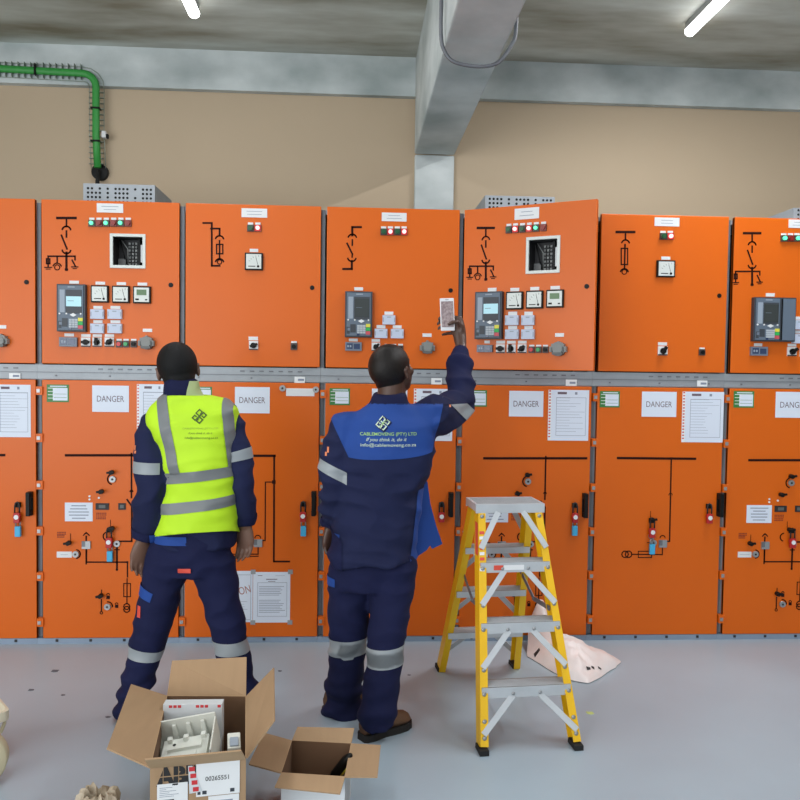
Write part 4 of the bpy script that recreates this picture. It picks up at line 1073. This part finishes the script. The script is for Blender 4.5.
limb(mb, [(1.80, -1.11, 1.32), SL, EL, WL], [.05, .048, .040, .029]); limb(mb, [(2.06, -1.10, 1.34), SR, ER, WR], [.05, .048, .040, .029])
limb(mb, [(1.83, -1.09, .78), HL, KL, AL+Vector((0, 0, .0))], [.07, .075, .052, .040]); limb(mb, [(1.95, -1.1, .78), HR, KR, AR+Vector((0, 0, .03))], [.07, .075, .052, .040])
hand(mb, WL, (-.06, .06, -1), (.8, -.6, 0), (.5, .8, 0))
# right hand round the phone (phone plane at PY)
PY = -.74
hp = lambda x, y, Y: ony(x, y, Y)
mb.tube([WR-Vector((0, 0, .03)), WR, hp(460, 338, -.74), hp(458.5, 329, -.722), hp(457, 321, -.715), hp(456.5, 316, -.715)], [(.026, .022), (.027, .022), (.033, .020), (.036, .019), (.034, .016), (.024, .012)], 16, flat=(1, 0, 0))
for q in (((457, 319, -.715), (451, 314.5, -.712), (444, 316, -.712), (439.5, 318, -.722), (438.6, 319.5, -.742)), ((457, 323, -.715), (450, 319.5, -.710), (443, 321, -.711), (438.4, 323, -.722), (437.6, 324.5, -.744)),
          ((457, 328, -.718), (450, 326, -.710), (443, 326.6, -.711), (438.8, 328, -.722), (438.4, 329.5, -.743)), ((458, 332, -.722), (452, 333.2, -.714), (447, 333.6, -.716), (443.5, 334.2, -.724), (442, 335, -.735))):
    mb.tube([hp(*p) for p in q], [.0098, .0095, .0088, .008, .0068], 10)
mb.tube([hp(461, 334, -.735), hp(461.5, 326, -.745), hp(457, 321.5, -.760), hp(452, 322.5, -.767), hp(447.6, 324.8, -.766)], [.016, .013, .0115, .0100, .0080], 10)
bm = voxel(mb, .0052, 3)
body = put('person', bm, 'skin', None, base); body.location = base
tag(body, 'worker from behind in navy and royal blue workwear, right arm raised with a phone', 'person')
bm = bmesh.new(); bm.from_mesh(body.data); bmesh.ops.translate(bm, verts=bm.verts, vec=base)
def hl(co, no): return (T(*co), HROT @ Vector(no))
hm = MB('skin'); hm.ball(T(0, -.012, .022), (.077*1.06, .096*1.06, .088*1.06), rot=HROT, seg=40).ball(T(0, -.030, -.030), (.060, .060, .07), rot=HROT, seg=30)
bm.free(); bm = voxel(hm, .006, 4)
hb = region(bm, [hl((0, 0, -.078), (0, .25, -1)), hl((0, .062, .045), (0, 1, -.35)), hl((0, .030, -.01), (0, .9, -.42))], .004)
put('hair', hb, 'hair_short', body, base)
for s in (-1, 1):
    e = MB('eye', 'dark').ball(T(s*.031, .076, -.006)-base, .0115, seg=12).ball(T(s*.031, .0845, -.006)-base, .005, 'dark', seg=8).build('eye', body)
# trousers
mb = MB('navy')
mb.loft([ring((1.882, -1.09, .93), .16, .105), ring((1.880, -1.09, .80), .172, .115), ring((1.876, -1.09, .70), .178, .12), ring((1.872, -1.09, .63), .165, .11)])
limb(mb, [HL+Vector((.01, 0, .09)), HL, (HL+KL)/2, KL, (KL+AL)/2, AL+Vector((0, 0, .03)), AL+Vector((-.0, 0, -.035))], [.098, .104, .098, .088, .086, .090, .094])
limb(mb, [HR+Vector((-.01, 0, .09)), HR, (HR+KR)/2, KR, (KR+AR)/2, AR+Vector((0, 0, .045)), AR+Vector((0, 0, .02))], [.098, .103, .094, .083, .081, .084, .084])
tb = voxel(mb, .009, 4)
displace(tb, lambda p: fold(p, .8, Vector((3, 0, 0))) + (.010*math.sin(p.z*70+noise.noise(p*6)*5)*max(0, 1-p.z/.26) if p.z < .26 else 0))
trou = put('trousers', tb.copy(), 'navy', body, base)
split = (KL.x+KR.x)/2
for a, b, c, e, Y, side in (((328, 643), (366, 640), (328, 660), (366, 657), -1.08, -1), ((365, 654), (401, 652), (365, 671), (401, 667), -1.22, 1)):
    m = pl(((372 if side < 0 else 362.5), 600), ((370 if side < 0 else 360), 700), Y, ((340 if side < 0 else 390), 650))
    yc = px((0, 1, 0), (0, -1.072, 0)) if side > 0 else px((0, -1, 0), (0, -1.6, 0))
    put('reflective_band', region(tb, [pl(a, b, Y, (a[0], a[1]+10)), pl(c, e, Y, (c[0], c[1]-10)), yc]), 'reflect', trou, base)
q = J(345, 566, -1.225)
bt = BVHTree.FromBMesh(tb)
mb = MB('tag_red').box(J(340, 0+566, -1.1).x, J(350.5, 566, -1.1).x, 0, .0006, J(340, 569, -1.2).z, J(340, 564.5, -1.2).z-.012); on_surface(mb, bt, .008); bmesh.ops.translate(mb.bm, verts=mb.bm.verts, vec=-base); mb.build('red_tag', trou)
put('pocket_flap', region(tb, [px((1, 0, 0), J(335, 580)), pl((320, 574), (340, 577), YM, (330, 580)), pl((320, 586), (340, 584), YM, (330, 580))], .004), 'royal', trou, base)
# jacket
mb = MB('navy')
cy = -1.10
mb.loft([ring((1.872, cy, .750), .196, .150, tilt=(.06, 0)), ring((1.876, cy, .82), .190, .138), ring((1.886, cy, .95), .186, .132), ring((1.905, cy, 1.08), .196, .136), ring((1.925, cy, 1.20), .214, .140), ring((1.936, cy, 1.31), .220, .136, tilt=(.03, 0)), ring((1.940, cy, 1.38), .195, .115, tilt=(.06, 0)), ring((1.940, cy, 1.422), .14, .092, tilt=(.06, 0)), ring((1.940, cy, 1.452), .088, .080), ring((1.942, cy+.005, 1.50), .074, .076)])
limb(mb, [(1.80, cy, 1.325), SL, (SL+EL)/2+Vector((-.012, -.01, 0)), EL, (EL+WL)/2, WL+Vector((0, -.0, .03)), WL], [.080, .074, .070, .066, .060, .052, .042])
limb(mb, [(2.02, cy, 1.33), SR, (SR+ER)/2+Vector((.004, 0, -.01)), ER, (ER*.55+WR*.45), WR*.74+ER*.26, WR*.80+ER*.20, WR], [.088, .092, .086, .076, .067, .060, .039, .034])
jb = voxel(mb, .009, 5)
displace(jb, lambda p: fold(Vector((p.x+p.z*.35, p.y, p.z)), 1.5 if p.z < 1.15 or abs(p.x-1.93) > .2 else .6))
jack = put('jacket', jb.copy(), 'navy_jacket', body, base)
yoke = region(jb, [pl((346, 461), (432, 458), -1.24, (390, 440), .30), pl((329.5, 418), (350, 460), -1.2, (390, 430)), pl((445, 404), (431, 460), -1.2, (390, 430)), px((0, 1, 0), (0, -1.06, 0)), px((0, 0, 1), (0, 0, 1.456))], .003)
put('yoke', yoke.copy(), 'royal', jack, base)
side = region(jb, [pl((420.5, 478), (410.5, 564), -1.2, (440, 520)), px((0, 0, 1), (0, 0, 1.08)), px((0, 0, -1), (0, 0, .765))], .003); put('side_panel', side, 'royal', jack, base)
side = region(jb, [pl((343, 470), (338, 565), -1.15, (325, 540)), px((0, 0, 1), (0, 0, .885)), px((0, 0, -1), (0, 0, .765))], .003); put('side_panel', side, 'royal', jack, base)
put('collar', region(jb, [px((0, 0, -1), (0, 0, 1.452))], .003), 'navy', jack, base)
# open front of the jacket swinging out on the right
pts = [(420, 476), (427.5, 482), (430.5, 504), (436, 525), (442.5, 544), (432, 549), (430, 545.5), (427, 550), (411, 561), (414, 520)]
f = [ony(x, y, -1.06+.002*(x-420)) for x, y in pts]; mb = MB('royal')
mb.face([p-base for p in f]); mb.face([p-base+Vector((0, .01, 0)) for p in f][::-1])
for i in range(len(f)): mb.face([f[i]-base, f[i]-base+Vector((0, .01, 0)), f[(i+1) % len(f)]-base+Vector((0, .01, 0)), f[(i+1) % len(f)]-base])
mb.build('front_panel', jack)
# sleeve bands
put('reflective_band', region(jb, [pl((319, 459), (348, 473), -1.18, (333, 472)), pl((318, 470), (346, 484), -1.18, (333, 470)), px((1, 0, 0), (1.757, 0, 0))]), 'reflect', jack, base)
put('reflective_band', region(jb, [pl((441, 397), (466, 419), -1.02, (456, 402)), pl((449, 388.5), (475, 409), -1.02, (456, 402)), px((-1, 0, 0), (2.13, 0, 0))]), 'reflect', jack, base)
d = (WR-ER).normalized(); put('cuff', region(jb, [(WR-d*.055, -d), px((-1, 0, 0), (2.12, 0, 0))], .004), 'navy', jack, base)
d = (WL-EL).normalized(); put('cuff', region(jb, [(WL-d*.045, -d), px((1, 0, 0), (1.74, 0, 0)), px((0, 0, 1), (0, 0, 1.0))], .004), 'navy', jack, base)
# lettering on the back
bt = BVHTree.FromBMesh(yoke); bt2 = BVHTree.FromBMesh(jb)
def wr(s, x0, x1, y, h, m, bold=0, shear=0, Y=-1.235):
    a, b = ony(x0, y, Y), ony(x1, y, Y); hh = h*(-Y*0+3.33)/785
    mb = MB(m).text(s, (a.x+b.x)/2, (a.z+b.z)/2, b.x-a.x, hh, 0, m, bold, shear, math.atan2(b.z-a.z, b.x-a.x)); return mb
for args in (('CABLEMOVENG (PTY) LTD', 360, 417, 434.6, 4.3, 'embroid_green', .012), ('If you think it, do it', 366, 407, 440.0, 4.6, 'embroid', 0, .35), ('info@cablemoveng.co.za', 360.5, 416.5, 445.4, 4.4, 'embroid', .004)):
    mb = on_surface(wr(*args), bt, .002); bmesh.ops.translate(mb.bm, verts=mb.bm.verts, vec=-base); mb.build('back_lettering', jack)
c = ony(383, 423.5, -1.235); mb = MB('embroid', 'embroid_green', 'navy'); emblem(mb, c.x+.004, c.z-.004, .034, 'navy', 'navy'); 
for v in mb.bm.verts: v.co.y += .0008
emblem(mb, c.x, c.z, .031, 'embroid', 'embroid_green')
on_surface(mb, bt, .0025); bmesh.ops.translate(mb.bm, verts=mb.bm.verts, vec=-base); mb.build('back_emblem', jack)
def sleeve_mark(bvh, pts, jack_, base_):
    mb = MB('emblem_orange')
    for x, y, w, h, Y in pts:
        a = ony(x, y, Y); mb.box(a.x-w, a.x+w, 0, .0005, a.z-h, a.z+h)
    on_surface(mb, bvh, .003); bmesh.ops.translate(mb.bm, verts=mb.bm.verts, vec=-base_); mb.build('sleeve_emblem', jack_)
sleeve_mark(bt2, [(446, 400.0, .010, .003, -1), (449, 402.5, .010, .003, -1), (447, 404.5, .004, .006, -1), (328.5, 448, .004, .012, -1.1), (326.5, 452, .004, .008, -1.1)], jack, base)
shoe(body, base, onz(325, 715)+Vector((0, 0, 0)), Vector((1.885, -.805, 0))); shoe(body, base, onz(361, 741), onz(409, 724))
# phone
a, b = ony(447, 297.5, PY-.004), ony(447.6, 331.5, PY-.004); c = (a+b)/2
ph = thing('smartphone', 'white smartphone held up in the raised hand of the worker in blue', 'phone', c)
MB('phone_white').box(-.0345, .0345, -.004, .004, -.080, .080).build('phone_body', ph, bevel=.005)
MB('screen').box(-.030, .030, -.0046, -.004, -.062, .064).build('screen', ph)
MB('dark').box(-.008, .008, -.0045, -.004, .070, .0725).build('earpiece', ph)
ph.rotation_euler = (R(-4), R(-2.5), 0)

# ---------------- worker in the lime vest
YV = -1.0
base = Vector((1.05, -1.0, 0))
J = lambda x, y, Y=YV: ony(x, y, Y)
SL, EL, WL = Vector((.896, -1.0, 1.345)), J(151.5, 488, -1.06), J(143, 540, -1.02)
SR, ER, WR = Vector((1.222, -.985, 1.362)), J(241, 482, -1.01), J(245.5, 526, -.97)
HL, KL, AL = J(168, 562, -1.0), J(149, 638, -1.0), J(133, 706, -.99)
HR, KR, AR = J(213, 562, -1.0), J(231, 642, -1.02), J(245, 706, -1.04)
HC = Vector((.995, -.985, 1.590)); HROT = Matrix.Rotation(R(10), 3, 'Z') @ Matrix.Rotation(R(-8), 3, 'Y') @ Matrix.Rotation(R(-6), 3, 'X')
mb = MB('skin2'); T = head(mb, HC, HROT, 1.06)
limb(mb, [(1.03, -1.01, 1.36), (1.01, -1.01, 1.46), HC+Vector((0, -.01, -.03))], [.060, .056, .052])
mb.loft([ring((1.07, -1.0, .70), .13, .09), ring((1.08, -1.0, .95), .12, .085), ring((1.065, -1.0, 1.2), .14, .09), ring((1.045, -1.0, 1.34), .12, .078), ring((1.03, -1.01, 1.40), .06, .055)])
limb(mb, [(.94, -1.0, 1.33), SL, EL, WL], [.05, .046, .038, .028]); limb(mb, [(1.15, -1.0, 1.35), SR, ER, WR], [.05, .046, .038, .028])
limb(mb, [(1.02, -1.0, .78), HL, KL, AL+Vector((0, 0, .03))], [.07, .075, .05, .038]); limb(mb, [(1.12, -1.0, .78), HR, KR, AR+Vector((0, 0, .03))], [.07, .075, .05, .038])
hand(mb, WL, (-.20, .04, -1), (.5, -.85, 0), (.85, .5, 0), .8); hand(mb, WR, (-.02, .06, -1), (-.35, -.9, 0), (-.9, .35, 0), .8)
bm = voxel(mb, .0052, 3)
body = put('person', bm, 'skin2', None, base); body.location = base
tag(body, 'worker seen from behind in a lime reflective vest over navy overalls, standing with legs apart', 'person')
bm = bmesh.new(); bm.from_mesh(body.data); bmesh.ops.translate(bm, verts=bm.verts, vec=base)
hm = MB('skin'); hm.ball(T(0, -.012, .022), (.078*1.06, .096*1.06, .088*1.06), rot=HROT, seg=40).ball(T(0, -.026, -.035), (.064, .066, .07), rot=HROT, seg=30)
bm.free(); bm = voxel(hm, .006, 4)
hb = region(bm, [hl((0, 0, -.066), (0, .2, -1)), hl((0, .070, .050), (0, 1, -.35)), hl((0, .030, -.01), (0, .9, -.42))], .006)
put('hair', hb, 'hair_black', body, base)
for s in (-1, 1): MB('eye', 'dark').ball(T(s*.031, .076, -.006)-base, .0115, seg=12).ball(T(s*.031, .0845, -.006)-base, .005, 'dark', seg=8).build('eye', body)
mb = MB('navy')
mb.loft([ring((1.085, -1.0, .93), .155, .105), ring((1.075, -1.0, .82), .168, .115), ring((1.065, -1.0, .73), .182, .122), ring((1.06, -1.0, .67), .17, .112)])
limb(mb, [HL+Vector((.02, 0, .09)), HL, (HL+KL)/2, KL, (KL+AL)/2, AL+Vector((.0, 0, .03)), AL+Vector((-.004, 0, -.055))], [.095, .102, .092, .082, .077, .076, .080])
limb(mb, [HR+Vector((-.02, 0, .09)), HR, (HR+KR)/2, KR, (KR+AR)/2, AR+Vector((0, 0, .03)), AR+Vector((0, 0, -.055))], [.095, .102, .090, .080, .074, .072, .076])
tb = voxel(mb, .009, 4)
displace(tb, lambda p: fold(p, .8, Vector((0, 2, 0))) + (.012*math.sin(p.z*60+noise.noise(p*5)*5)*max(0, 1-p.z/.32) if p.z < .32 else 0))
trou = put('trousers', tb.copy(), 'navy', body, base)
for a, b, c, e, keep, sp in (((131, 650), (165, 655), (127, 661), (163, 665), 10, (190, 1)), ((213, 643), (249, 641), (215, 656), (250, 653), 10, (190, -1))):
    put('reflective_band', region(tb, [pl(a, b, -1.07, (a[0], a[1]+8)), pl(c, e, -1.07, (c[0], c[1]-8)), px((sp[1], 0, 0), J(sp[0], 640))]), 'reflect', trou, base)
bt = BVHTree.FromBMesh(tb)
q = lambda x, y: ony(x, y, -1.125)
mb = MB('tag_red').box(q(177.5, 570).x, q(190.5, 570).x, 0, .0006, q(180, 573.5).z, q(180, 569).z); on_surface(mb, bt, .008); bmesh.ops.translate(mb.bm, verts=mb.bm.verts, vec=-base); mb.build('red_tag', trou)
fl_ = region(tb, [pl((140, 581), (160, 589), YV, (148, 588)), pl((140, 592), (156, 597), YV, (148, 586)), pl((159, 586), (155, 597), YV, (148, 588)), px((0, -1, 0), (0, -1.1, 0))], .005); put('pocket_flap', fl_, 'royal', trou, base)
mb = MB('tag_red', 'white').box(J(140.5, 610).x, J(144.5, 610).x, 0, .0005, J(141, 613).z, J(141, 602).z); on_surface(mb, bt, .003); bmesh.ops.translate(mb.bm, verts=mb.bm.verts, vec=-base); mb.build('thigh_badge', trou)
cy = -1.0
torso = [((1.082, cy, .79), .176, .118), ((1.086, cy, .90), .166, .118), ((1.085, cy, 1.03), .160, .120), ((1.082, cy, 1.16), .156, .126), ((1.070, cy, 1.27), .168, .126), ((1.055, cy, 1.37), .170, .112), ((1.042, cy, 1.43), .14, .090), ((1.025, cy-.004, 1.465), .088, .088)]
mb = MB('navy'); mb.loft([ring(c, a, b, tilt=(.03, 0)) for c, a, b in torso]+[ring((1.010, cy-.006, 1.50), .080, .086), ring((1.006, cy-.004, 1.545), .073, .082)])
limb(mb, [(.95, cy+.01, 1.325), SL, (SL+EL)/2+Vector((-.010, -.01, 0)), EL, (EL+WL)/2, WL+Vector((.006, 0, .035)), WL], [.060, .064, .073, .073, .068, .060, .052])
limb(mb, [(1.15, cy+.01, 1.345), SR, (SR+ER)/2+Vector((.012, -.01, 0)), ER, (ER+WR)/2, WR+Vector((0, 0, .03)), WR], [.060, .062, .066, .064, .060, .052, .045])
jb = voxel(mb, .009, 5); displace(jb, lambda p: fold(p, 1.1, Vector((7, 3, 1))))
jack = put('jacket', jb.copy(), 'navy_jacket', body, base)
put('hem_band', region(jb, [px((0, 0, 1), (0, 0, .86)), px((0, 0, -1), (0, 0, .822)), pl((187, 520), (187, 545), -1.1, (160, 530)), pl((148, 520), (148, 545), -1.1, (160, 530)), px((0, 1, 0), (0, -1.03, 0))], .012), 'royal', jack, base)
put('collar', region(jb, [px((0, 0, -1), (0, 0, 1.468))], .003), 'navy', jack, base)
d = (EL-SL).normalized(); put('reflective_band', region(jb, [pl((132, 461), (170, 463), -1.08, (150, 465)), pl((130, 473), (170, 474), -1.08, (150, 465)), px((1, 0, 0), (.945, 0, 0))]), 'reflect', jack, base)
put('reflective_band', region(jb, [pl((230, 453), (256, 446), -1.08, (243, 456)), pl((230, 463), (256, 458), -1.08, (243, 452)), px((-1, 0, 0), (1.2, 0, 0))]), 'reflect', jack, base)
for (a, b, sgn) in ((WL, EL, 1), (WR, ER, -1)):
    d = (a-b).normalized(); put('cuff', region(jb, [(a-d*.05, -d), px((sgn, 0, 0), (.93 if sgn > 0 else 1.22, 0, 0)), px((0, 0, 1), (0, 0, 1.0))], .004), 'navy', jack, base)
sleeve_mark(BVHTree.FromBMesh(jb), [(139.5, 446, .004, .010, -1), (140.5, 450, .005, .006, -1)], jack, base)
# vest
put('collar_tab', region(jb, [px((0, 0, -1), (0, 0, 1.475)), px((0, 0, 1), (0, 0, 1.54)), pl((189, 380), (186, 400), -1.08, (195, 392)), pl((201, 380), (203, 400), -1.08, (195, 392)), px((0, 1, 0), (0, -1.0, 0))], .006), 'collar_lime', jack, base)
mb = MB('lime'); mb.loft([ring(c, a+.016, b+.018, tilt=(.03, 0)) for c, a, b in torso[:2]]+[ring((c[0]+.012, c[1], c[2]), a+.012, b+.018, tilt=(.03, 0)) for c, a, b in torso[2:5]]+[ring((1.060, cy, 1.35), .206, .128, e=3, tilt=(.07, 0)), ring((1.062, cy, 1.40), .206, .116, e=3, tilt=(.09, 0)), ring((1.050, cy, 1.442), .172, .100, e=2.6, tilt=(.09, 0)), ring((1.03, cy-.004, 1.478), .099, .096), ring((1.02, cy, 1.50), .07, .07)])
vb = voxel(mb, .009, 5); displace(vb, lambda p: fold(p, .8, Vector((1, 9, 2))))
YB = -1.12
vest = region(vb, [pl((157, 536), (238, 530), YB, (195, 500), -.25), px((0, 0, 1), (0, 0, 1.477))], 0)
vo = put('safety_vest', vest.copy(), 'lime', body, base); vo['label'] = 'lime yellow vest with grey reflective bands'
s_ = vo.modifiers.new('thickness', 'SOLIDIFY'); s_.thickness = .004
for a, b, c, e in (((166, 474), (236, 466.6), (166, 485), (236, 477)), ((160, 505), (238, 495.5), (160, 516), (238, 506.5))):
    put('reflective_band', region(vest, [pl(a, b, YB, (200, a[1]+9)), pl(c, e, YB, (200, c[1]-14))], .003), 'reflect_vest', vo, base)
low = pl((166, 476), (236, 468.5), YB, (200, 430))
for a, b, c, e in (((153.6, 402), (170, 478), (165.5, 400), (181.4, 478)), ((219.5, 399), (227.6, 470), (230.5, 402), (236.5, 470))):
    put('reflective_strip', region(vest, [pl(a, b, YB, (a[0]+20, 440)), pl(c, e, YB, (c[0]-20, 440)), low], .003), 'reflect_vest', vo, base)
bt = BVHTree.FromBMesh(vest)
for args in (('CABLEMOVENG (PTY) LTD', 183, 218, 428.5, 2.2, 'olive_light', 0), ('If you think it, do it', 189, 213, 433.2, 2.6, 'olive', 0, .35), ('info@cablemoveng.co.za', 185.5, 218, 437.8, 2.8, 'olive', 0)):
    mb = on_surface(wr(*args, Y=-1.12) if len(args) == 8 else wr(*args, **{'Y': -1.12}), bt, .0035); bmesh.ops.translate(mb.bm, verts=mb.bm.verts, vec=-base); mb.build('back_lettering', vo)
c = ony(199, 416.5, -1.13); mb = MB('olive'); emblem(mb, c.x, c.z, .032, 'olive', 'olive'); on_surface(mb, bt, .0035); bmesh.ops.translate(mb.bm, verts=mb.bm.verts, vec=-base); mb.build('back_emblem', vo)
shoe(body, base, Vector((AL.x+.012, AL.y-.045, 0)), Vector((AL.x-.01, AL.y+.225, 0))); shoe(body, base, Vector((AR.x-.01, AR.y-.07, 0)), Vector((AR.x+.04, AR.y+.19, 0)))

# ------------------------------------------------------------------ light
def area(name, loc, rot, sx, sy, power, color=(1, 1, 1)):
    l = bpy.data.lights.new(name, 'AREA'); l.shape = 'RECTANGLE'; l.size = sx; l.size_y = sy; l.energy = power; l.color = color
    o = bpy.data.objects.new(name, l); COL.objects.link(o); o.location = loc; o.rotation_euler = rot; return o
area('daylight_door', (-2.4, -8.2, 1.8), (R(90), 0, R(-14)), 4.6, 3.4, 270, (.95, .98, 1))
area('daylight_side', (-4.9, -6.8, 1.9), (R(90), 0, R(-90)), 3.4, 3.0, 190, (.95, .98, 1))
area('fill_right', (4.6, -8.6, 2.0), (R(90), 0, R(10)), 5, 3.0, 6, (.95, .98, 1))  # weak unseen fill lamp added at the right rear to lift the doors
for x in (.665, 4.085):
    area('tube_lamp', (x, -.55, CZ-.105), (0, 0, 0), .06, 1.7, 22 if x < 2 else 80, (.96, .98, 1))
    for y in (-3.2, -6.4): area('tube_lamp', (x, y, CZ-.11), (0, 0, 0), .12, 1.5, 30, (.96, .98, 1))
w = bpy.data.worlds.new('world'); SC.world = w; w.use_nodes = True
w.node_tree.nodes['Background'].inputs[0].default_value = (.86, .93, 1, 1); w.node_tree.nodes['Background'].inputs[1].default_value = .8
SC.view_settings.view_transform = 'Standard'; SC.view_settings.look = 'None'; SC.view_settings.exposure = -.12
